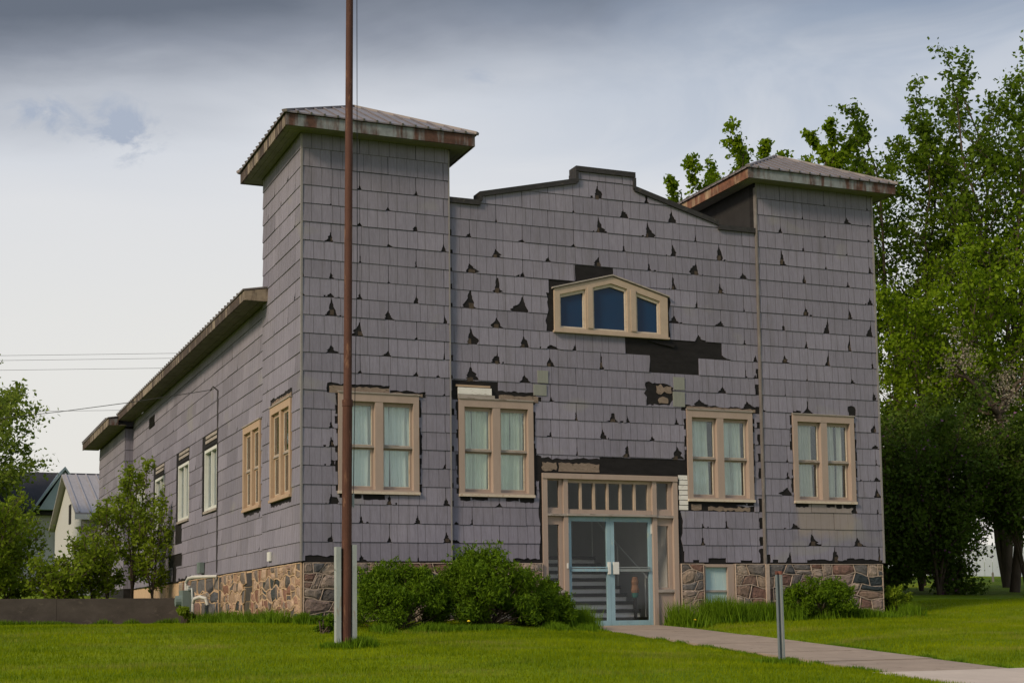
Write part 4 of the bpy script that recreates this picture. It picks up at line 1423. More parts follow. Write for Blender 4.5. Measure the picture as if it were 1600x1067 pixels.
def stones(a_lo, a_hi, z_lo, z_hi, rows, wmin, wmax):
    """roughly coursed rubble: wavy bed joints, slanting head joints, some stones split in two"""
    hs = [random.uniform(0.7, 1.3) for _ in range(rows)]
    k = (z_hi - z_lo) / sum(hs)
    zs = [z_hi]
    for h in hs:
        zs.append(zs[-1] - h * k)
    ph = [(random.uniform(0, 6), random.uniform(3.5, 6), random.uniform(0, 6)) for _ in zs]

    def bed(i, a):
        if i in (0, rows):
            return zs[i]
        p, f, q = ph[i]
        return zs[i] + 0.038 * math.sin(f * a + p) + 0.03 * math.sin(f * 2.3 * a + q)
    cells = []
    for i in range(rows):
        js = [a_lo]
        while js[-1] < a_hi - wmin * 0.6:
            js.append(js[-1] + random.choice([random.uniform(wmin, wmax), random.uniform(wmin * .6, wmin * 1.2), random.uniform(wmax * .8, wmax * 1.35)]))
        js[-1] = a_hi
        sl = [0] + [random.uniform(-0.07, 0.07) for _ in js[1:-1]] + [0]
        for n in range(len(js) - 1):
            t0, t1 = js[n] + sl[n], js[n + 1] + sl[n + 1]
            b0, b1 = js[n] - sl[n], js[n + 1] - sl[n + 1]
            top = [(t1 + (t0 - t1) * q, bed(i, t1 + (t0 - t1) * q)) for q in (0, .5, 1)]
            bot = [(b0 + (b1 - b0) * q, bed(i + 1, b0 + (b1 - b0) * q)) for q in (0, .5, 1)]
            if random.random() < 0.16 and zs[i] - zs[i + 1] > 0.2:
                f = random.uniform(.4, .6)
                ml = (t0 + (b0 - t0) * f, top[2][1] + (bot[0][1] - top[2][1]) * (f + random.uniform(-.1, .1)))
                mr = (t1 + (b1 - t1) * f, top[0][1] + (bot[2][1] - top[0][1]) * (f + random.uniform(-.1, .1)))
                cells.append(bot + [mr, ml])
                cells.append([ml, mr] + top)
            else:
                cells.append(bot + top)
    return cells


STONE_COLS = [(0.19, 0.128, 0.105), (0.22, 0.155, 0.122), (0.15, 0.088, 0.07), (0.10, 0.09, 0.088), (0.225, 0.18, 0.155), (0.27, 0.215, 0.18), (0.165, 0.098, 0.082), (0.28, 0.225, 0.185), (0.205, 0.155, 0.138),
              (0.24, 0.185, 0.145), (0.19, 0.158, 0.138), (0.16, 0.14, 0.13), (0.075, 0.075, 0.082), (0.12, 0.112, 0.112)]


def lay_stones(wall, cells, parent, beadmat, warm=1.0, bead_w=0.012, darks=()):
    bead = MB()
    done = set()
    for poly in cells:
        cx = sum(p[0] for p in poly) / len(poly)
        cz = sum(p[1] for p in poly) / len(poly)
        if cz > -1.12:
            r = poly
            for _ in range(2):      # round the corners
                r = [(p[0] + (q[0] - p[0]) * t, p[1] + (q[1] - p[1]) * t) for p, q in zip(r, r[1:] + r[:1]) for t in (0.25, 0.75)]
            sh = 0.97
            dep = random.uniform(0.034, 0.068)
            n = len(r)
            V = [wall.p(cx + (p[0] - cx) * sh, cz + (p[1] - cz) * sh, 0.002) for p in r]
            V += [wall.p(cx + (p[0] - cx) * sh * 0.93, cz + (p[1] - cz) * sh * 0.93, dep * 0.72 + random.uniform(-.004, .004)) for p in r]
            V += [wall.p(cx + (p[0] - cx) * sh * 0.6, cz + (p[1] - cz) * sh * 0.6, dep + random.uniform(-.007, .007)) for p in r]
            F = []
            for k in range(n):
                j = (k + 1) % n
                F.append((k, j, n + j, n + k))
                F.append((n + k, n + j, 2 * n + j, 2 * n + k))
            F.append(tuple(range(2 * n, 3 * n)))
            mb = MB()
            mb.v, mb.f = V, F
            o = mb.build('foundation_stone', 'stone', parent)
            c = random.choice(STONE_COLS)
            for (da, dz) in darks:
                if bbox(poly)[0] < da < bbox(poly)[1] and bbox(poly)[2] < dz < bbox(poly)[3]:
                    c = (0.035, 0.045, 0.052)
            f = random.uniform(0.85, 1.15)
            o.color = (c[0] * f * warm, c[1] * f * (0.5 + warm / 2), c[2] * f, 1)
        for k in range(len(poly)):
            p, q = poly[k], poly[(k + 1) % len(poly)]
            key = tuple(sorted(((round(p[0], 3), round(p[1], 3)), (round(q[0], 3), round(q[1], 3)))))
            if key in done or math.hypot(p[0] - q[0], p[1] - q[1]) < 0.03:
                continue
            done.add(key)
            w_ = bead_w * random.uniform(0.7, 1.35)
            bead.bar(wall.p(p[0], p[1], 0.03), wall.p(q[0], q[1], 0.03), w_, 0.028 + random.uniform(0, .006), up=wall.p(0, 0, 1) if False else ((0, -1, 0) if wall.axis == 'x' else (-1, 0, 0)))
    bead.build('mortar_bead', beadmat, parent)['kind'] = 'stuff'


FF = Wall('x', 0.035)
SF = Wall('y', 0.035)
mb = MB()
mb.box((0.035, 0.035, -1.7), (4.58, 0.4, -0.021))
fndl = mb.build('front_foundation', 'mortar', hall)
fnd = plate('front_foundation', 'mortar', hall, FF, *cut(rect(7.49, W3 - 0.03, -1.7, -0.021), [rect(7.99, 8.69, -0.90, 0.1)]), lambda a, z: 0.0, -0.36)
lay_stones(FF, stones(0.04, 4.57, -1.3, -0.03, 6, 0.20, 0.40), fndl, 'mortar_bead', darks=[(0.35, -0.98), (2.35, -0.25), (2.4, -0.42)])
lay_stones(FF, stones(7.50, 7.985, -1.3, -0.03, 6, 0.18, 0.34), fnd, 'mortar_bead')
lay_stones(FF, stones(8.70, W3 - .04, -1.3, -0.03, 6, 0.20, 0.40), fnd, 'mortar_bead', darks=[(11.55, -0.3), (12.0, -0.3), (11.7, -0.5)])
mb = MB()
mb.box((0.035, 0.4, -1.7), (0.4, 7.4, -0.021))
mb.box((0.06, 7.4, -1.7), (0.4, D2, -0.021))
fnds = mb.build('side_foundation', 'mortar_side', hall)
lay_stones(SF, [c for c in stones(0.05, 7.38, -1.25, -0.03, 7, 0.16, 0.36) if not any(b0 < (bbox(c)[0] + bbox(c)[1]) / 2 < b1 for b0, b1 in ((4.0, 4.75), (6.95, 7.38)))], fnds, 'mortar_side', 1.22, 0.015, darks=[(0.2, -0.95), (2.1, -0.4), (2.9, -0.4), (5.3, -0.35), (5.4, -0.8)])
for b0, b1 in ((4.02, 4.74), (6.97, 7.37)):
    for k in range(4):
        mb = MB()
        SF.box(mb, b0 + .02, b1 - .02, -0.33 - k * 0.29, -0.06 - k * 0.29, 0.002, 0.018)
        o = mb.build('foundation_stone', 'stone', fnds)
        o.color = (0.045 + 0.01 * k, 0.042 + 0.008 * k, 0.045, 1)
lay_stones(Wall('y', 0.06), stones(7.42, 12.5, -1.2, -0.03, 4, 0.5, 0.95), fnds, 'mortar_side', 0.9, 0.02)

# basement window right of the entrance
mb = bars(MB(), FF, 8.03, 8.685, -0.90, -0.03, 0.012, 0.145, 0.04, 0.06, -0.12, 0.006)
bw = mb.build('basement_window', 'tan_paint', fnd)
mb = MB()
FF.box(mb, 8.042, 8.54, -0.535, -0.09, -0.075, -0.06)
mb.build('board', 'pale_blue_board', bw)
mb = MB()
FF.box(mb, 8.042, 8.54, -0.86, -0.575, -0.075, -0.062)
mb.build('board', 'pale_blue_board', bw)
mb = MB()
FF.box(mb, 8.042, 8.60, -0.575, -0.535, -0.08, -0.03)
mb.build('rail', 'worn_wood', bw)
mb = MB()
FF.box(mb, W2 - 0.02, W2 + 0.06, -1.2, -0.03, 0.05, 0.085)
mb.build('corner_trim', 'mortar_bead', fnd)

# ---- entrance
ent = None
mb = MB()
def fb(a0, a1, z0, z1, d0=-0.16, d1=0.03):
    FC.box(mb, a0, a1, z0, z1, d0, d1)


a0, a1, z0, z1 = DOOR
fb(a0, a0 + 0.10, z0, z1 - 0.10)
fb(a1 - 0.10, a1, z0, z1 - 0.10)
fb(a0, a1, z1 - 0.10, z1, -0.16, 0.045)
fb(5.045, 5.135, z0 + 0.0, z1 - 0.10, -0.16, 0.01)
fb(6.925, 7.015, z0 + 0.0, z1 - 0.10, -0.16, 0.01)
fb(a0 + 0.10, 5.045, 0.905, 0.995, -0.14, -0.02)
fb(7.015, a1 - 0.10, 0.905, 0.995, -0.14, -0.02)
fb(5.135, 6.925, 0.905, 0.995, -0.14, -0.01)
ent = mb.build('entrance_frame', 'tan_paint', front_wall)
mb = MB()
fb(a0 + 0.10, 5.10, 0.865, 0.905, -0.14, 0.03)
fb(5.10, 6.99, 0.868, 0.912, -0.14, 0.055)
fb(6.99, a1 - 0.10, 0.855, 0.900, -0.14, 0.03)
mb.build('ledge', 'worn_wood', ent)
# transom
mb = MB()
fb(5.135, 6.925, 1.50, 1.565, -0.12, -0.05)
for a in (5.425, 5.706, 5.992, 6.268, 6.568):
    fb(a - 0.022, a + 0.022, 0.995, 1.50, -0.11, -0.045)
fb(6.85, 6.925, 0.995, 1.50, -0.12, -0.05)
mb.build('muntins', 'cream_paint', ent)
edges = [5.135, 5.403, 5.447, 5.684, 5.728, 5.970, 6.014, 6.246, 6.290, 6.546, 6.590, 6.85]
for k in range(6):
    mb = MB()
    fb(edges[2 * k], edges[2 * k + 1], 0.995, 1.50, -0.083, -0.077)
    mb.build('pane', 'glass_door', ent)
for s0, s1 in ((a0 + 0.10, 5.045), (7.015, a1 - 0.10)):
    lo_r = s0 > 6
    mb = bars(MB(), FC, s0, s1, 0.995, 1.565, 0.008, 0.075, 0.03, 0.03, -0.12, -0.04)
    sash = mb.build('sidelight_sash', 'tan_paint', ent)
    mb = MB()
    FC.box(mb, s0 + .008, s1 - .075, 1.025, 1.535, -0.083, -0.077)
    mb.build('pane', 'glass_door', sash)
    mb = bars(MB(), FC, s0, s1, -0.52, 0.865, 0.02, 0.085, 0.04, 0.16, -0.12, -0.04)
    sash = mb.build('sidelight_sash', 'tan_paint', ent)
    mb = MB()
    FC.box(mb, s0 + .02, s1 - .085, -0.48, 0.705, -0.083, -0.077)
    mb.build('pane', 'glass_door', sash)
    mb = MB()
    FC.box(mb, s0, s1, -0.575, -0.52, -0.12, 0.015)
    mb.build('sill', 'worn_wood', ent)
    mb = MB()
    FC.box(mb, s0, s1, z0, -0.575, -0.12, -0.03)
    mb.build('bottom_panel', 'tan_paint', ent)
# blue double doors
for s0, s1, hs in ((5.137, 6.028, 1), (6.032, 6.923, -1)):
    mb = bars(MB(), FC, s0, s1, -1.225, 0.868, 0.082, 0.078, 0.125, 0.095, -0.10, -0.05)
    dr = mb.build('door', 'blue_paint', ent)
    mb = MB()
    FC.box(mb, s0 + .082, s1 - .078, -1.10, 0.773, -0.078, -0.072)
    mb.build('pane', 'glass_door', dr)
    mb = MB()
    FC.box(mb, s0 + .06, s1 - .06, -0.175, -0.125, -0.045, -0.02)
    FC.box(mb, s0 + .06, s1 - .06, -0.105, -0.085, -0.048, -0.03)
    mb.build('push_bar', 'galvanized' if hs < 0 else 'blue_paint', dr)
    c = s1 - 0.04 if hs > 0 else s0 + 0.10
    mb = MB()
    FC.box(mb, c - (0.025 if hs > 0 else 0.055), c + (0.025 if hs > 0 else 0.055), -0.225, 0.005, -0.05, -0.005)
    mb.build('handle', 'white_metal', dr)
    c = s0 + 0.012 if hs > 0 else s1 - 0.012
    mb = MB()
    FC.box(mb, c - .012, c + .012, 0.55, 0.74, -0.05, -0.035)
    mb.build('hinge', 'white_metal', dr)
mb = MB()
FC.box(mb, 5.09, 5.115, -0.12, -0.02, 0.0, 0.03)
mb.build('doorbell', 'white_metal', ent)
# hall inside the doors
mb = MB()
mb.box((4.3, 0.24, -1.23), (7.6, 5.2, -1.20))
vest = mb.build('entry_floor', 'inner_floor', hall)
mb = MB()
mb.box((4.25, 0.24, -1.2), (4.3, 5.2, 3.0))
mb.box((7.46, 0.24, -1.2), (7.55, 5.2, 3.0))
mb.box((4.3, 5.1, -1.2), (7.46, 5.2, 3.0))
mb.box((4.3, 0.24, 2.6), (7.46, 5.1, 2.65))
mb.build('entry_walls', 'inner_wall', vest)
mb = MB()
mb.box((4.9, 5.05, 0.3), (5.75, 5.098, 2.3))
for k in range(5):
    mb.box((4.95 + k * .16, 5.03, 0.35), (5.05 + k * .16, 5.05, 2.2))
mb.build('panelled_door', 'inner_panel', vest)
NS = 9
for k in range(NS):
    y = 0.62 + k * 0.29
    zt = -1.2 + (k + 1) * 0.16
    mb = MB()
    mb.box((4.55, y, -1.2 + k * .16 if k else -1.2), (7.04, y + 0.30, zt - 0.07))
    mb.build('stair_riser', 'stair_riser', vest)
    mb = MB()
    mb.box((4.55, y - 0.03, zt - 0.07), (7.05, y + 0.285, zt))
    mb.build('stair_tread', 'dark_stair', vest)
mb = MB()
mb.tube([(7.12, 0.7, -0.28), (7.12, 3.4, 1.22)], [0.018, 0.018], 8)
for k in range(3):
    mb.tube([(7.12, 0.8 + k * 1.2, -1.15 + k * .6), (7.12, 0.8 + k * 1.2, -0.25 + k * .66)], [0.012, 0.012], 6)
mb.build('handrail', 'white_metal', vest)
# post with a small planter just inside the right-hand door
post = thing('newel_post', 'dark post topped by a small brown pot inside the right-hand glass door', 'post', (6.80, 0.62, -1.20))
MB().box((6.775, 0.595, -1.20), (6.825, 0.645, -0.66)).build('shaft', 'dark_stair', post)
mb = MB()
mb.tube([(6.80, 0.62, -0.66), (6.80, 0.62, -0.57)], [0.055, 0.065], 10)
mb.build('collar', 'teal', post)
mb = MB()
mb.tube([(6.80, 0.62, -0.57), (6.80, 0.62, -0.52), (6.80, 0.62, -0.42), (6.80, 0.62, -0.36), (6.80, 0.62, -0.26)], [0.07, 0.085, 0.06, 0.075, 0.05], 10)
mb.build('pot', 'terracotta', post)

# ---- fittings on the long side
mb = MB()
mb.tube([(0.005, 7.57, 0.05), (0.005, 7.57, 4.12)], [0.014, 0.014], 6)
mb.tube([(0.0, 7.57, 4.12), (-0.10, 7.57, 4.20), (-0.16, 7.57, 4.12)], [0.016, 0.016, 0.014], 6)
mb.build('conduit', 'coping', side_wall)
mb = MB()
mb.box((-0.06, 2.17, 0.09), (-0.022, 2.39, 0.26))
mb.build('outlet_box', 'white_metal', tower_s)
mb = MB()
mb.box((-0.10, 9.05, 0.09), (0.005, 9.40, 0.34))
mb.build('junction_box', 'meter_green', side_wall)

gm = thing('gas_meter', 'grey-green gas meter with white elbow pipes against the side foundation', 'meter', (-0.45, 8.2, zgf(-0.45, 8.2)))
zb = zgf(-0.45, 8.2)
mb = MB()
mb.box((-0.62, 8.25, -0.80), (-0.36, 8.72, -0.32))
mb.tube([(-0.62, 8.48, -0.56), (-0.74, 8.48, -0.56)], [0.13, 0.12], 12)
mb.build('meter_body', 'meter_green', gm)
mb = MB()
mb.tube([(-0.48, 8.62, -0.34), (-0.48, 8.62, -0.14), (-0.46, 8.45, -0.05), (-0.42, 8.1, -0.03), (-0.2, 7.7, -0.03), (0.0, 7.5, -0.03)], [0.036, 0.036, 0.04, 0.04, 0.036, 0.034], 8)
mb.build('pipe', 'meter_white', gm)
mb = MB()
mb.tube([(-0.48, 8.33, -0.34), (-0.48, 8.3, -0.22)], [0.045, 0.045], 8)
mb.tube([(-0.48, 7.75, zb), (-0.48, 7.75, -0.62), (-0.46, 7.68, -0.52), (-0.36, 7.55, -0.48), (-0.25, 7.45, -0.52), (-0.22, 7.42, -0.66)], [0.032, 0.032, 0.04, 0.042, 0.042, 0.038], 8)
mb.build('pipe', 'meter_white', gm)
mb = MB()
mb.tube([(-0.48, 8.3, -0.30), (-0.48, 7.85, -0.30), (-0.48, 7.75, -0.62)], [0.03, 0.03, 0.03], 6)
mb.build('pipe', 'galvanized', gm)

# ------------------------------------------------------------------ walk
walk = thing('front_walk', 'concrete walk running from the blue doors down to the street', 'path', (6.0, -6, -1.5))
walk['kind'] = 'structure'
del walk['category']
yb = [-0.0, -1.6, -3.3, -5.0, -6.7, -8.2, -9.75]
for k in range(len(yb) - 1):
    yA, yB = yb[k] - .014, yb[k + 1] + .014
    mb = MB()
    P = [(5.0, yA), (6.92, yA), (6.92, yB), (5.0, yB)]
    dz = random.uniform(-.006, .010)
    mb.prism([(x, y, -1.205 + 0.061 * min(0, y + 0.4) + 0.012 + dz) for x, y in P], (0, 0, -0.15))
    mb.build('slab', 'concrete_walk', walk)
for k in range(3):
    yA, yB = -9.77 - k * 1.7, -9.77 - (k + 1) * 1.7 + .02
    mb = MB()
    P = [(4.7, yA), (7.5, yA), (7.5, yB), (4.7, yB)]
    mb.prism([(x, y, -1.205 + 0.061 * (y + 0.4) + 0.016) for x, y in P], (0, 0, -0.15))
    mb.build('slab', 'concrete_pale', walk)

# ------------------------------------------------------------------ garden wall
gwall = thing('garden_wall', 'low dark concrete retaining wall running left from the hall', 'wall', (-6, 11.1, -1.1))
x = 0.03
k = 0
while x > -12:
    x2 = x - 3.1
    mb = MB()
    mb.box((x2 + .006, 11.0 + 0.004 * (k % 2), -1.5), (x, 11.28, -0.445 + 0.006 * (k % 3)))
    mb.build('wall_section', 'concrete_wall', gwall)
    x = x2
    k += 1

# ------------------------------------------------------------------ flagpole
px, py = -0.80, -5.6
zb = zgf(px, py)
fp = thing('flagpole', 'tall rusty steel flagpole standing on the front lawn', 'flagpole', (px, py, zb))
mb = MB()
mb.tube([(px, py, zb - .1), (px + 0.026, py, 1.97)], [0.068, 0.067], 16)
mb.build('lower_pole', 'rusty_pole', fp, smooth=False)
mb = MB()
mb.tube([(px + 0.026, py, 1.95), (px + 0.028, py, 2.0), (px + 0.07, py, 7.8), (px + 0.085, py, 10.6)], [0.066, 0.058, 0.050, 0.040], 16)
mb.build('upper_pole', 'rusty_pole', fp, smooth=True)
mb = MB()
mb.tube([(px + .085, py, 10.6), (px + .085, py, 10.64), (px + .086, py, 10.72), (px + .086, py, 10.80), (px + .086, py, 10.84)], [0.03, 0.07, 0.10, 0.07, 0.02], 12)
mb.build('finial_ball', 'galvanized', fp)
mb = MB()
mb.tube([(px + 0.185, py + 0.02, 10.5), (px + 0.178, py + 0.02, 4.0), (px + 0.11, py + 0.02, 0.6)], [0.0055] * 3, 5)
mb.build('halyard', 'wire', fp)
mb = MB()
mb.box((px - 0.150, py - 0.055, zb - .1), (px - 0.082, py + 0.055, -0.04))
mb.box((px - 0.082, py + 0.03, zb - .1), (px - 0.04, py + 0.055, -0.06))
mb.build('support_post', 'post_paint', fp)
mb = MB()
mb.box((px + 0.078, py - 0.045, zb - .1), (px + 0.142, py + 0.05, -0.01))
mb.build('support_post', 'post_paint', fp)
mb = MB()
mb.tube([(px - .16, py, -0.35), (px + .155, py, -0.35)], [0.012, 0.012], 6)
mb.tube([(px - .16, py, -1.05), (px + .155, py, -1.05)], [0.012, 0.012], 6)
mb.build('bolt', 'galvanized', fp)
mb = MB()
mb.box((px + 0.085, py - 0.015, 0.52), (px + 0.105, py + 0.015, 0.68))
mb.box((px + 0.105, py - 0.012, 0.50), (px + 0.118, py + 0.012, 0.70))
mb.build('cleat', 'galvanized', fp)
mb = MB()
mb.tube([(px + 0.027, py, 1.90), (px + 0.027, py, 1.99)], [0.074, 0.074], 16)
mb.build('joint_sleeve', 'rusty_pole', fp)

# ------------------------------------------------------------------ bare sign post
qx, qy = 4.06, -8.8
zb = zgf(qx, qy)
sp = thing('sign_post', 'bare galvanized channel post with no sign beside the walk', 'post', (qx, qy, zb))
prof = [(-0.052, -0.012), (-0.030, -0.012), (-0.016, 0.030), (0.016, 0.030), (0.030, -0.012), (0.052, -0.012), (0.052, -0.018), (0.026, -0.018), (0.013, 0.024), (-0.013, 0.024), (-0.026, -0.018), (-0.052, -0.018)]
mb = MB()
mb.prism([(qx + a, qy + b, zb - .1) for a, b in prof], (-0.012, 0, -0.52 - zb + .1))
for k in range(12):
    pass
mb.build('channel', 'galvanized', sp)
mb = MB()
mb.prism([(qx - .012 + a * 1.02, qy + b * 1.02 - .001, -0.52) for a, b in prof], (0, 0, 0.045))
mb.build('rusted_top', 'rust_cap', sp)

# ------------------------------------------------------------------ trees and shrubs
def skeleton(base, height, nstem, spread, n_branch, t0, blen, rise, rng, wob=0.05, prof=None):
    """stems and branches as polylines with radii; returns (lines, twig points)"""
    lines_, tips = [], []
    for s in range(nstem):
        az = rng.uniform(0, 2 * math.pi) if nstem == 1 else 2 * math.pi * s / nstem + rng.uniform(-.4, .4)
        h = height * (rng.uniform(0.8, 1.0) if s else 1.0)
        pts = []
        n = 9
        p = np.array(base, float)
        out = spread * (rng.uniform(0.5, 1.0) if nstem > 1 else rng.uniform(0, .3))
        for k in range(n + 1):
            t = k / n
            off = out * t ** 1.2
            pts.append(np.array([base[0] + math.cos(az) * off, base[1] + math.sin(az) * off, base[2] - 0.1 + h * t]) + rng.normal(0, wob * h * 0.2, 3) * (0.2 + t) * (k > 0))
        r0 = height * 0.010 * (1.25 if nstem == 1 else 0.7)
        lines_.append((pts, [r0 * (1 - 0.9 * k / n) + 0.008 for k in range(n + 1)]))
        nb = max(3, int(n_branch / nstem))
        for b in range(nb):
            t = t0 + (1 - t0) * (b + rng.uniform(0, 1)) / nb
            t = min(t, 0.985)
            f = t * n
            i = int(f)
            o = pts[i] + (pts[min(i + 1, n)] - pts[i]) * (f - i)
            a = b * 2.399 + rng.uniform(-.5, .5)
            pr = prof(t) if prof else (1 - t) ** 0.6 + 0.12
            L = blen * pr * rng.uniform(0.7, 1.15)
            d = np.array([math.cos(a), math.sin(a), rise + rng.uniform(-.2, .25)])
            d /= np.linalg.norm(d)
            bp = [o]
            for k in range(1, 5):
                d = d + np.array([0, 0, 0.10]) + rng.normal(0, 0.12, 3)
                d /= np.linalg.norm(d)
                bp.append(bp[-1] + d * L / 4)
            rb = max(0.008, r0 * (1 - 0.85 * t) * 0.5)
            lines_.append((bp, [rb * (1 - 0.2 * k) + 0.004 for k in range(5)]))
            for k in range(1, 5):
                tips.append((bp[k], L * 0.10))
                for q in range(2 if k < 4 else 3):
                    dd = d * 0.6 + rng.normal(0, 0.6, 3)
                    dd /= np.linalg.norm(dd)
                    tl = L * rng.uniform(0.15, 0.34)
                    e = bp[k] + dd * tl
                    lines_.append(([bp[k], (bp[k] + e) / 2 + rng.normal(0, .03, 3), e], [rb * 0.4 + .003, rb * .25 + .003, 0.003]))
                    tips.append((e, L * 0.085))
                    tips.append(((bp[k] + e) / 2, L * 0.085))
    return lines_, tips


def tree(name, label, cat, base, height, nleaf, leaf, mat, nstem=1, spread=1.0, n_branch=30, t0=0.25, blen=3.0, rise=0.5, bark='bark', group=None, seed=1,
         aspect=0.62, prof=None, sg=1.0, extra=None, wob=0.05, flat=0.8):
    rng = np.random.default_rng(seed)
    root = thing(name, label, cat, base, group)
    ln, tips = skeleton(base, height, nstem, spread, n_branch, t0, blen, rise, rng, wob, prof)
    mb = MB()
    for pts, rad in ln:
        mb.tube(pts, rad, 5 if rad[0] < 0.05 else 8, cap=False)
    mb.build('trunk', bark, root, smooth=True, recalc=False)
    c = np.array([p for p, s in tips])
    sd = np.array([max(0.07, s) for p, s in tips]) * sg
    wgt = rng.uniform(0.25, 1.6, len(c))
    idx = rng.choice(len(c), nleaf, p=wgt / wgt.sum())
    pos = c[idx] + rng.normal(size=(nleaf, 3)) * sd[idx][:, None] * np.array([1, 1, flat])
    leaf_mesh('crown', pos, np.full(nleaf, leaf), mat, root, aspect)
    if extra:
        m2, frac, sz = extra
        k = int(nleaf * frac)
        pick = rng.choice(len(c), max(4, int(len(c) * 0.12)), replace=False)
        idx = rng.choice(pick, k)
        pos = c[idx] + rng.normal(size=(k, 3)) * sd[idx][:, None] * 0.55
        leaf_mesh('blossom', pos, np.full(k, sz), m2, root, 0.9)
    return root


# tall trees on the right
tp = lambda t: 0.35 + 0.75 * math.sin(math.pi * min(1, max(0, (t - 0.1) / 0.95))) ** 0.8
tree('maple_tree', 'tallest dark green tree rising behind the right tower to the top corner', 'tree', (24.7, 10.8, zgf(24.7, 10.8)), 16.5, 30000, 0.145, 'leaf_tall',
     nstem=5, spread=2.5, n_branch=105, t0=0.18, blen=2.4, rise=0.9, seed=3, prof=tp, group='tall trees at the right', sg=1.1)
tree('maple_tree', 'tall tree whose slim crown stands against the right tower roof', 'tree', (22.8, 12.4, zgf(22.8, 12.4)), 15.4, 23000, 0.14, 'leaf_tall',
     nstem=4, spread=2.0, n_branch=84, t0=0.2, blen=2.0, rise=0.85, seed=9, prof=tp, group='tall trees at the right', sg=1.15)
tree('maple_tree', 'bright green younger tree in front of the tall dark tree', 'tree', (21.4, 9.4, zgf(21.4, 9.4)), 10.2, 28000, 0.12, 'leaf_bright',
     nstem=4, spread=2.0, n_branch=80, t0=0.2, blen=2.2, rise=0.6, seed=12, prof=tp, group='tall trees at the right', sg=1.15)
tree('maple_tree', 'bright green tree filling the gap at the right edge', 'tree', (27.8, 9.6, zgf(27.8, 9.6)), 9.0, 26000, 0.13, 'leaf_bright',
     nstem=3, spread=2.0, n_branch=60, t0=0.2, blen=2.4, rise=0.5, seed=14, prof=tp, group='tall trees at the right', sg=1.15)
# crowns showing over the roof
for i, (bx, by, h, lb) in enumerate(((15.0, 14.2, 12.4, 'small leafy top showing just right of the stepped parapet'), (17.0, 13.2, 13.7, 'leafy crown rising left of the right tower roof peak'),
                                     (19.2, 12.9, 14.2, 'leafy crown rising behind the right tower roof'))):
    tree('maple_tree', lb, 'tree', (bx, by, zgf(bx, by)), h, [9000, 20000, 20000][i], 0.14, 'leaf_bright', nstem=[2, 4, 4][i], spread=[1.1, 1.7, 1.6][i],
         n_branch=[26, 52, 52][i], t0=0.45, blen=[1.2, 1.6, 1.5][i], rise=1.0, seed=20 + i, prof=tp, group='tree tops behind the roof')
# lilac thicket
for i, (bx, by, h, lb) in enumerate(((17.3, 7.0, 4.4, 'dark dense shrub against the right corner of the hall'), (18.5, 6.2, 4.6, 'dark lilac with mauve flowers under the old apple tree'),
                                     (20.9, 5.6, 4.3, 'dark lilac at the right edge of the picture'), (19.8, 8.6, 5.2, 'dark shrub behind the thicket under the tall trees'))):
    tree('lilac_shrub', lb, 'shrub', (bx, by, zgf(bx, by)), h, 26000, 0.095, 'leaf_dark', nstem=9, spread=1.3, n_branch=100, t0=0.40 if i == 2 else (0.16 if i == 3 else 0.03), blen=1.3, rise=0.3, seed=40 + i,
         prof=lambda t: 0.75 + 0.35 * math.sin(math.pi * t), group='dark thicket at the right', sg=1.5, extra=('blossom_lilac', 0.02, 0.06) if i in (1, 2) else None)


# old apple tree with bare crooked limbs
def apple():
    rng = np.random.default_rng(5)
    b = np.array([22.0, 7.4, zgf(22.0, 7.4)])
    root = thing('apple_tree', 'old crooked half-bare tree with pale blossom at the right edge', 'tree', tuple(b))
    mb = MB()
    tips = []

    def limb(p, d, L, r, depth):
        pts, rad = [p], [r]
        n = 6
        for k in range(n):
            d = d + rng.normal(0, 0.34, 3) + np.array([0, 0, 0.04])
            d = d / np.linalg.norm(d)
            p = p + d * L / n
            pts.append(p)
            rad.append(r * (1 - 0.72 * (k + 1) / n))
        mb.tube(pts, rad, 7 if r > .03 else 5, cap=False)
        if depth == 0:
            for q in pts[2:]:
                tips.append(q)
            return
        for k in range(3 if depth > 1 else 4):
            i = rng.integers(2, n + 1)
            limb(pts[i], d * 0.4 + rng.normal(0, 0.8, 3) * np.array([1, 1, 0.8]) + np.array([0, 0, .25]), L * rng.uniform(0.45, 0.7), rad[i] * 0.75, depth - 1)
    trunk = [b + np.array([0, 0, -0.1]), b + np.array([0.25, 0, 1.5]), b + np.array([-0.1, 0.1, 3.0]), b + np.array([0.15, 0.1, 4.2]), b + np.array([-0.25, 0.1, 5.0])]
    mb.tube(trunk, [0.15, 0.12, 0.115, 0.11, 0.10], 9, cap=False)
    top = trunk[-1]
    for d, L, r in (((-0.9, -0.1, 0.55), 1.9, 0.11), ((-0.35, 0.1, 1.0), 1.8, 0.11), ((0.8, 0.0, 0.6), 1.8, 0.11), ((-0.8, 0.2, -0.05), 1.5, 0.08), ((0.4, -.5, 0.6), 1.4, 0.08)):
        limb(top, np.array(d), L, r, 2)
    limb(trunk[3], np.array((-0.9, -.2, .1)), 1.5, 0.09, 2)
    mb.build('trunk', 'bark', root, smooth=True, recalc=False)
    T = np.array(tips)
    idx = rng.integers(0, len(T), 3600)
    leaf_mesh('crown', T[idx] + rng.normal(0, 0.11, (3600, 3)), np.full(3600, 0.05), 'blossom_pale', root, 0.8)


apple()


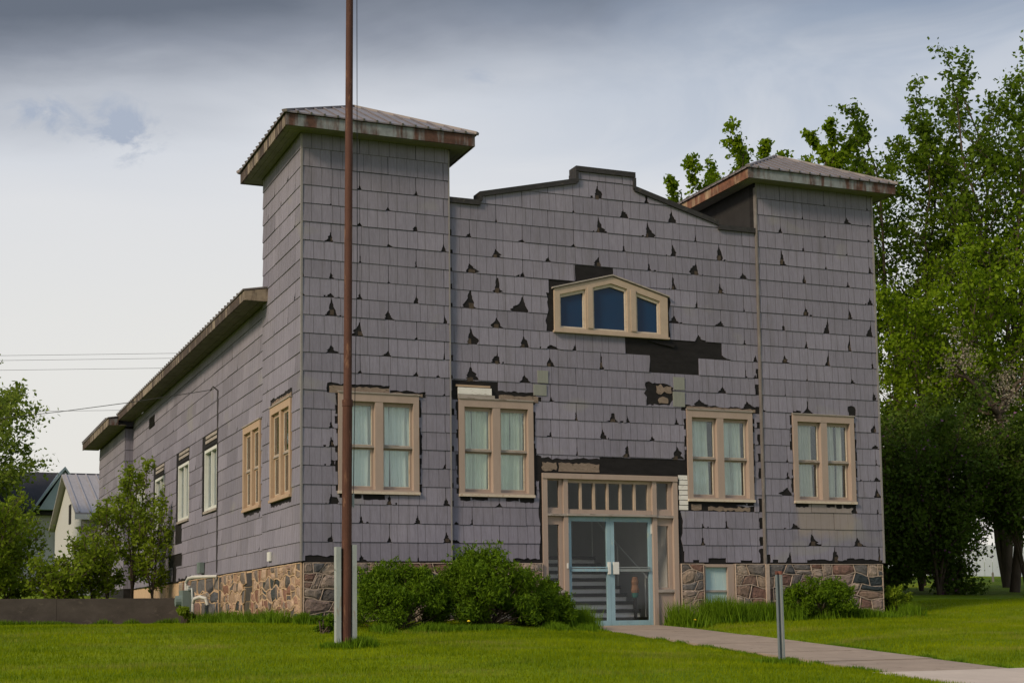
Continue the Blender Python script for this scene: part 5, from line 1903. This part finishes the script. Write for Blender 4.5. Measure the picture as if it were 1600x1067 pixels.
def bush(name, label, base, rx, ry, h, n, leaf, mat, seed, group=None, lumps=26, aspect=0.32, up=0.7, cat='shrub'):
    """dense shrub: tufts of small leaves on a lumpy dome, with stems inside"""
    rng = np.random.default_rng(seed)
    root = thing(name, label, cat, base, group)
    P = []
    mb = MB()
    for k in range(lumps):
        a = rng.uniform(0, 2 * math.pi)
        ct = rng.uniform(-0.12, 1.0) if k % 4 else rng.uniform(0.3, 1.0)
        st_ = math.sqrt(max(0.0, 1 - ct * ct))
        f = rng.uniform(0.72, 0.90) if k % 5 else rng.uniform(0.35, 0.6)
        c = np.array([base[0] + rx * f * st_ * math.cos(a), base[1] + ry * f * st_ * math.sin(a), base[2] + h * (0.14 + 0.72 * f * max(ct, 0) / 0.85)])
        s = h * rng.uniform(0.11, 0.19)
        m_ = int(n / lumps * rng.uniform(0.6, 1.4))
        d = rng.normal(size=(m_, 3))
        d /= np.linalg.norm(d, axis=1)[:, None]
        P.append(c + d * s * rng.uniform(0.35, 1.08, m_)[:, None] * np.array([1.15, 1.15, 0.85]))
        mb.tube([np.array(base) + rng.normal(0, .06, 3) * np.array([1, 1, 0]), (np.array(base) + c) / 2 + rng.normal(0, .05, 3), c], [0.014, 0.011, 0.004], 5, cap=False)
        for q in range(4):        # sprigs poke out of the outline
            d = rng.normal(size=3)
            d[2] = abs(d[2]) + 0.3
            d /= np.linalg.norm(d)
            t = rng.uniform(0.6, 1.55, 26)[:, None]
            P.append(c + d * s * t + rng.normal(0, 0.018, (26, 3)))
    mb.build('stems', 'bark', root, smooth=True, recalc=False)
    pos = np.concatenate(P)
    pos = pos[pos[:, 2] > base[2] + 0.02]
    leaf_mesh('foliage', pos, np.full(len(pos), leaf), mat, root, aspect, up)
    return root


gy_ = lambda x, y: (x, y, zgf(x, y))
bush('yew_bush', 'rounded green bush just right of the flagpole', gy_(1.18, -1.75), 0.92, 0.85, 1.20, 24000, 0.062, 'leaf_yew', 60, 'bushes along the front', 64)
bush('yew_bush', 'largest green bush, left of the entrance', gy_(2.78, -1.65), 1.05, 0.95, 1.36, 32000, 0.062, 'leaf_yew', 61, 'bushes along the front', 84)
bush('yew_bush', 'low spread of the bush reaching to the door frame', gy_(3.95, -1.35), 0.60, 0.7, 0.85, 11000, 0.058, 'leaf_yew', 62, 'bushes along the front', 40)
bush('yew_bush', 'low dark bush before the right tower foundation', gy_(10.05, -0.80), 0.90, 0.55, 0.80, 16000, 0.062, 'leaf_yew', 63, 'bushes along the front', 48)
bush('yew_bush', 'small tuft of leaves beside the flagpole foot', gy_(-0.30, -2.6), 0.22, 0.2, 0.34, 2200, 0.05, 'leaf_yew', 64, 'bushes along the front', 9)
bush('corner_plant', 'yellow-green young plant at the right foundation corner', gy_(12.65, 0.25), 0.30, 0.26, 0.72, 2600, 0.06, 'leaf_sapling', 65, None, 12, 0.45)
bush('corner_plant', 'small leafy plant under the gas meter', gy_(-0.62, 7.6), 0.22, 0.22, 0.42, 1300, 0.07, 'leaf_sapling', 66, None, 9, 0.5)

# saplings against the side wall, shrubs above the garden wall
sapp = lambda t: 0.55 + 0.5 * math.sin(math.pi * t)
for i, (bx, by, h, n, lb) in enumerate(((-0.75, 15.2, 3.75, 3400, 'tallest leafy sapling against the side wall'), (-1.50, 14.4, 2.7, 2300, 'leafy sapling left of the tallest one'),
                                        (-0.45, 13.7, 2.5, 2500, 'low leafy sapling touching the torn siding'), (-2.0, 13.2, 1.4, 2600, 'short bushy sapling behind the garden wall'))):
    tree('sapling', lb, 'sapling', (bx, by, zgf(bx, by)), h, n, 0.105, 'leaf_sapling', nstem=4, spread=0.42, n_branch=34, t0=0.12, blen=0.72, rise=0.9, seed=70 + i,
         prof=sapp, group='saplings by the side wall', aspect=0.5, sg=1.2)
for i, (bx, by, h, n, lb) in enumerate(((-4.5, 13.4, 2.5, 6000, 'broad green shrub above the wall at the left edge'), (-2.8, 12.8, 0.95, 3600, 'low green shrub in front of the white house'),
                                        (-5.2, 14.6, 3.5, 9000, 'tall green shrub at the far left edge'), (-3.9, 15.5, 1.7, 5000, 'lilac shrub with a few mauve flowers'))):
    tree('garden_shrub', lb, 'shrub', (bx, by, zgf(bx, by)), h, n, 0.095, 'leaf_sapling' if i != 2 else 'leaf_far', nstem=6, spread=0.75, n_branch=56, t0=0.08, blen=0.75, rise=0.45, seed=80 + i,
         prof=lambda t: 0.7 + 0.4 * math.sin(math.pi * t), group='shrubs above the garden wall', sg=1.35, extra=('blossom_lilac', 0.05, 0.06) if i == 3 else None)
tree('garden_tree', 'spreading tree above the shrubs at the left edge', 'tree', (-6.3, 31.0, zgf(-6.3, 31.0)), 7.4, 22000, 0.14, 'leaf_far', nstem=3, spread=1.9, n_branch=60, t0=0.3, blen=2.3, rise=0.35, seed=91,
     prof=tp, group='trees behind the neighbouring houses')
tree('garden_tree', 'round pale green tree behind the neighbouring roofs', 'tree', (-3.2, 62.0, zgf(-3.2, 62.0)), 10.4, 22000, 0.24, 'leaf_far', nstem=3, spread=2.2, n_branch=54, t0=0.3, blen=3.2, rise=0.4, seed=92,
     prof=tp, group='trees behind the neighbouring houses', bark='bark_grey')

# two dandelions in bloom
for x, y, lb in ((2.05, -2.75, 'yellow dandelion flower at the foot of the large bush'), (7.22, -0.95, 'yellow dandelion flower in the long grass right of the door')):
    zf = zgf(x, y)
    d = thing('dandelion', lb, 'flower', (x, y, zf), 'dandelions in bloom')
    MB().tube([(x, y, zf - .02), (x + .01, y, zf + .16)], [0.004, 0.003], 5).build('stem', 'leaf_sapling', d)
    MB().tube([(x + .01, y, zf + .155), (x + .01, y, zf + .165), (x + .01, y, zf + .185)], [0.008, 0.03, 0.012], 9).build('flower_head', 'petal_yellow', d)

# ------------------------------------------------------------------ neighbouring houses
hx0, hx1, hy0, hy1 = -0.32, 9.0, 34.0, 45.4
zh = zgf(-1, 36) - 0.3
nh = thing('white_house', 'small white gabled house with ribbed grey metal roof behind the saplings', 'house', (hx0, hy0, zh))
hr = (hy0 + hy1) / 2
mb = MB()
mb.prism([(hx0 + .25, hy0 + .35, zh), (hx0 + .25, hy1 - .35, zh), (hx0 + .25, hy1 - .35, 3.22), (hx0 + .25, hr, 5.02), (hx0 + .25, hy0 + .35, 3.22)], (hx1 - hx0 - .5, 0, 0))
wl_o = mb.build('wall', 'house_white', nh)
mb = MB()
for ya, za, yb2, zb2 in ((hy0, 3.17, hr, 5.19), (hr, 5.19, hy1, 3.17)):
    mb.prism([(hx0, ya, za), (hx0, yb2, zb2), (hx0, yb2, zb2 + .1), (hx0, ya, za + .1)], (hx1 - hx0, 0, 0))
rf = mb.build('roof', 'house_roof', nh)
for k in range(22):
    x = hx0 + 0.15 + k * 0.42
    rb = MB()
    rb.bar((x, hy0 - .02, 3.29), (x, hr, 5.31), 0.06, 0.05)
    rb.build('roof_rib', 'house_roof', rf)
MB().box((hx0 - .02, hy0 - .06, 3.0), (hx1, hy0 - .005, 3.2)).build('fascia', 'white_vinyl', rf)
mb = MB()
mb.box((hx0 + .22, 38.0, 3.1), (hx0 + .252, 38.8, 3.9))
MBw = mb.build('window', 'felt', wl_o)
for k in range(2):
    mb = MB()
    mb.box((1.0 + k * 2.6, hy0 + .30, 1.2), (2.0 + k * 2.6, hy0 + .345, 2.5))
    wn = mb.build('window', 'white_vinyl', wl_o)
    MB().box((1.08 + k * 2.6, hy0 + .28, 1.28), (1.92 + k * 2.6, hy0 + .30, 2.42)).build('pane', 'sky_painted_glass', wn)
# porch with rusty roof
mb = MB()
mb.prism([(hx0 + .1, 31.4, 2.05), (hx0 + .1, hy0 + .3, 2.62), (hx0 + .1, hy0 + .3, 2.70), (hx0 + .1, 31.4, 2.13)], (5.0, 0, 0))
pr_o = mb.build('porch_roof', 'porch_roof', nh)
for k in range(12):
    rb = MB()
    rb.bar((hx0 + .3 + k * .42, 31.38, 2.16), (hx0 + .3 + k * .42, hy0 + .3, 2.73), 0.05, 0.05)
    rb.build('roof_rib', 'porch_roof', pr_o)
mb = MB()
for x in (hx0 + .2, hx0 + 2.4, hx0 + 4.8):
    mb = MB()
    mb.box((x, 31.5, zh), (x + .14, 31.64, 2.06))
    mb.build('porch_post', 'white_vinyl', nh)
mb = MB()
mb.box((hx0 + .5, 31.9, zh), (hx0 + 4.6, 32.0, 1.9))
mb.build('porch_wall', 'house_roof', nh)

zd = zgf(0, 62) - 0.4
dh = thing('dark_roofed_house', 'white house with black roof and pale blue cross gable at left', 'house', (2, 62, zd))
mb = MB()
mb.box((-9.5, 64.0, zd), (9.0, 71.0, 5.6))
dw = mb.build('wall', 'house_white', dh)
mb = MB()
mb.prism([(-10, 63.4, 5.4), (-10, 67.5, 8.1), (-10, 71.6, 5.4), (-10, 71.6, 5.25), (-10, 63.4, 5.25)], (19.5, 0, 0))
rf = mb.build('roof', 'house_dark_roof', dh)
mb = MB()
mb.prism([(0.6, 62.7, 5.5), (3.4, 62.7, 5.5), (2.0, 62.7, 7.75)], (0, 4.6, 0))
cg = mb.build('cross_gable', 'house_blue', dh)
for s in (-1, 1):
    mb = MB()
    mb.prism([(2.0, 62.5, 7.80), (2.0 + s * 1.75, 62.5, 5.35), (2.0 + s * 1.75, 62.5, 5.5), (2.0, 62.5, 7.98)], (0, 4.8, 0))
    mb.build('gable_roof', 'house_blue', cg)
for k, x in enumerate((-7.0, -4.4, -1.6, 1.6)):
    mb = MB()
    mb.box((x, 63.94, 2.4), (x + 1.0, 63.99, 4.2))
    wn = mb.build('window', 'white_vinyl', dw)
    MB().box((x + .1, 63.92, 2.5), (x + .9, 63.94, 4.1)).build('pane', 'sky_painted_glass', wn)
MB().box((-2.9, 66.9, 8.0), (-2.6, 67.2, 9.0)).build('chimney', 'house_roof', rf)

# ------------------------------------------------------------------ pale fence far right, stakes
f0, f1 = Vector((29.0, 24.5, 0)), Vector((47.0, 17.2, 0))
pf = thing('board_fence', 'pale blue-white board fence beyond the trees at right', 'fence', (38, 21, zgf(38, 21)))
nb = 60
for k in range(nb):
    p = f0.lerp(f1, k / nb)
    q = f0.lerp(f1, (k + 0.93) / nb)
    zz = zgf(p.x, p.y)
    mb = MB()
    mb.prism([(p.x, p.y, zz - .1), (q.x, q.y, zz - .1), (q.x, q.y, zz + 1.25), (p.x, p.y, zz + 1.25)], (0.01, 0.03, 0))
    mb.build('fence_board', 'fence_white', pf)
for z in (0.3, 0.95):
    mb = MB()
    mb.bar((f0.x + .02, f0.y + .06, zgf(f0.x, f0.y) + z), (f1.x + .02, f1.y + .06, zgf(f1.x, f1.y) + z), 0.04, 0.09)
    mb.build('fence_rail', 'fence_white', pf)
for k, (x, y) in enumerate(((28.6, 16.0), (29.5, 15.7))):
    s = thing('marker_stake', ['short pale stake in the far lawn, nearer the thicket', 'short pale stake in the far lawn, nearer the picture edge'][k], 'stake', (x, y, zgf(x, y)), 'stakes in the far lawn')
    mb = MB()
    mb.tube([(x, y, zgf(x, y) - .1), (x, y, zgf(x, y) + 0.30), (x, y, zgf(x, y) + 0.36)], [0.04, 0.04, 0.005], 6)
    mb.build('stake', 'putty_white', s)

# ------------------------------------------------------------------ overhead wires
for k, (z, sag) in enumerate(((15.3, .3), (15.0, .3), (14.4, .3), (11.85, .2))):
    mb = MB()
    pts = []
    for i in range(13):
        t = i / 12
        x = -45 + 100 * t
        pts.append((x, 84.5 - 0.42 * (x + 38.6), z + 0.0 * t - sag * 4 * t * (1 - t) + sag))
    mb.tube(pts, [0.011] * 13, 5)
    o = mb.build('power_line', 'wire', None)
    tag(o, ['topmost thin power line crossing the pale sky at left', 'second thin power line from the top at left', 'third thin power line from the top at left', 'lowest faint power line just above the rear eave'][k], 'wire', 'power lines behind the hall')
mb = MB()
pts = []
for i in range(11):
    t = i / 10
    pts.append((-0.16 - 13 * t, 7.57 + 34 * t, 4.12 + 3.2 * t - 0.5 * 4 * t * (1 - t)))
mb.tube(pts, [0.009] * 11, 5)
o = mb.build('service_drop', 'wire', None)
tag(o, 'black service wire sagging to the conduit on the side wall', 'wire')

# ------------------------------------------------------------------ grass
def blades(name, x, y, h, wdt, mat, lean=0.35, rng=RNG):
    n = len(x)
    z = zg(x, y)
    a = rng.uniform(0, 2 * math.pi, n)
    b = rng.uniform(0, 2 * math.pi, n)
    v = np.empty((n, 3, 3))
    hx, hy = np.cos(a) * wdt / 2, np.sin(a) * wdt / 2
    v[:, 0] = np.stack([x - hx, y - hy, z - 0.01], -1)
    v[:, 1] = np.stack([x + hx, y + hy, z - 0.01], -1)
    ln = rng.uniform(0, lean, n) * h
    v[:, 2] = np.stack([x + np.cos(b) * ln, y + np.sin(b) * ln, z + h], -1)
    return fast_mesh(name, v.reshape(-1, 3), np.arange(n * 3), 3, mat)


def not_walk(x, y):
    return ~(((x > 4.97) & (x < 6.95) & (y > -9.8)) | ((x > 4.67) & (x < 7.53) & (y <= -9.74)))


def outside(x, y):
    return ~((x > -0.02) & (x < 12.25) & (y > -0.02))


N = 520000
xx = RNG.uniform(-9, 19, N)
yy = -RNG.uniform(0, 1, N) ** 0.9 * 17 + 3.5
k = not_walk(xx, yy) & outside(xx, yy)
# keep what the view can hold
du = (xx + 6.37) * 0.925 - (yy + 25.1) * 0.38
dv = (xx + 6.37) * 0.379 + (yy + 25.1) * 0.92
k &= (np.abs(du / dv) < 0.42)
xx, yy = xx[k], yy[k]
patchy = 0.5 + 0.5 * np.sin(xx * 1.7 + np.sin(yy * 1.1) * 2) * np.sin(yy * 2.3 + np.cos(xx * .8) * 2)
hh = RNG.uniform(0.022, 0.055, len(xx)) * (0.75 + 0.5 * patchy)
o = blades('lawn_grass', xx, yy, hh, RNG.uniform(0.006, 0.013, len(xx)), 'blade', 0.7)
tag(o, 'short mown green grass of the front lawn', 'grass', kind='stuff')

# long grass where the mower does not reach
segs = []
def strip(xa, ya, xb, yb_, wd, n, hmin, hmax):
    t = RNG.uniform(0, 1, n)
    off = RNG.normal(0, wd, n)
    L = math.hypot(xb - xa, yb_ - ya)
    nx_, ny_ = -(yb_ - ya) / L, (xb - xa) / L
    clump = 0.6 + 0.4 * np.sin(t * L * 5 + 3 * np.sin(t * L * 1.7))
    segs.append((xa + (xb - xa) * t + nx_ * off, ya + (yb_ - ya) * t + ny_ * off, RNG.uniform(hmin, hmax, n) * clump))


strip(-0.32, 0.0, -0.32, 8.0, 0.13, 9000, 0.10, 0.34)
strip(-0.2, -0.3, 0.9, -0.3, 0.14, 4000, 0.08, 0.24)
strip(0.5, -2.6, 4.4, -2.4, 0.14, 8000, 0.05, 0.18)
strip(4.0, -1.2, 4.95, -1.0, 0.26, 4500, 0.12, 0.55)
strip(7.05, -0.45, 9.6, -0.35, 0.24, 8000, 0.12, 0.60)
strip(9.2, -0.85, 12.6, -0.45, 0.18, 6000, 0.08, 0.34)
strip(-9.0, 10.75, -0.3, 10.75, 0.10, 9000, 0.06, 0.20)
strip(4.93, -0.7, 4.93, -9.7, 0.05, 6000, 0.04, 0.10)
strip(7.0, -1.0, 7.0, -9.7, 0.05, 6000, 0.04, 0.10)
strip(5.1, -3.3, 6.1, -3.3, 0.03, 260, 0.02, 0.07)
strip(5.3, -5.0, 6.8, -5.0, 0.035, 420, 0.02, 0.08)
strip(5.0, -6.7, 6.4, -6.7, 0.03, 380, 0.02, 0.08)
strip(5.6, -8.2, 6.9, -8.2, 0.03, 300, 0.02, 0.06)
for cx, cy, n, h in ((-0.62, -5.62, 1500, 0.17), (-0.95, -5.7, 1000, 0.10), (4.1, -8.85, 900, 0.11), (4.0, -8.7, 500, 0.09)):
    segs.append((RNG.normal(cx, 0.10, n), RNG.normal(cy, 0.10, n), RNG.uniform(0.04, h, n)))
xs = np.concatenate([s[0] for s in segs])
ys = np.concatenate([s[1] for s in segs])
hs = np.concatenate([s[2] for s in segs])
k = outside(xs, ys) & ~((xs > 5.0) & (xs < 6.9) & (ys > -2.5) & (ys < 0.2))
o = blades('long_grass', xs[k], ys[k], hs[k], RNG.uniform(0.014, 0.034, k.sum()), 'blade_tall', 0.6)
tag(o, 'long uncut grass along the foundations, posts and walk edges', 'grass', kind='stuff')

print('panels', N_PANEL, 'objects', len(bpy.data.objects))
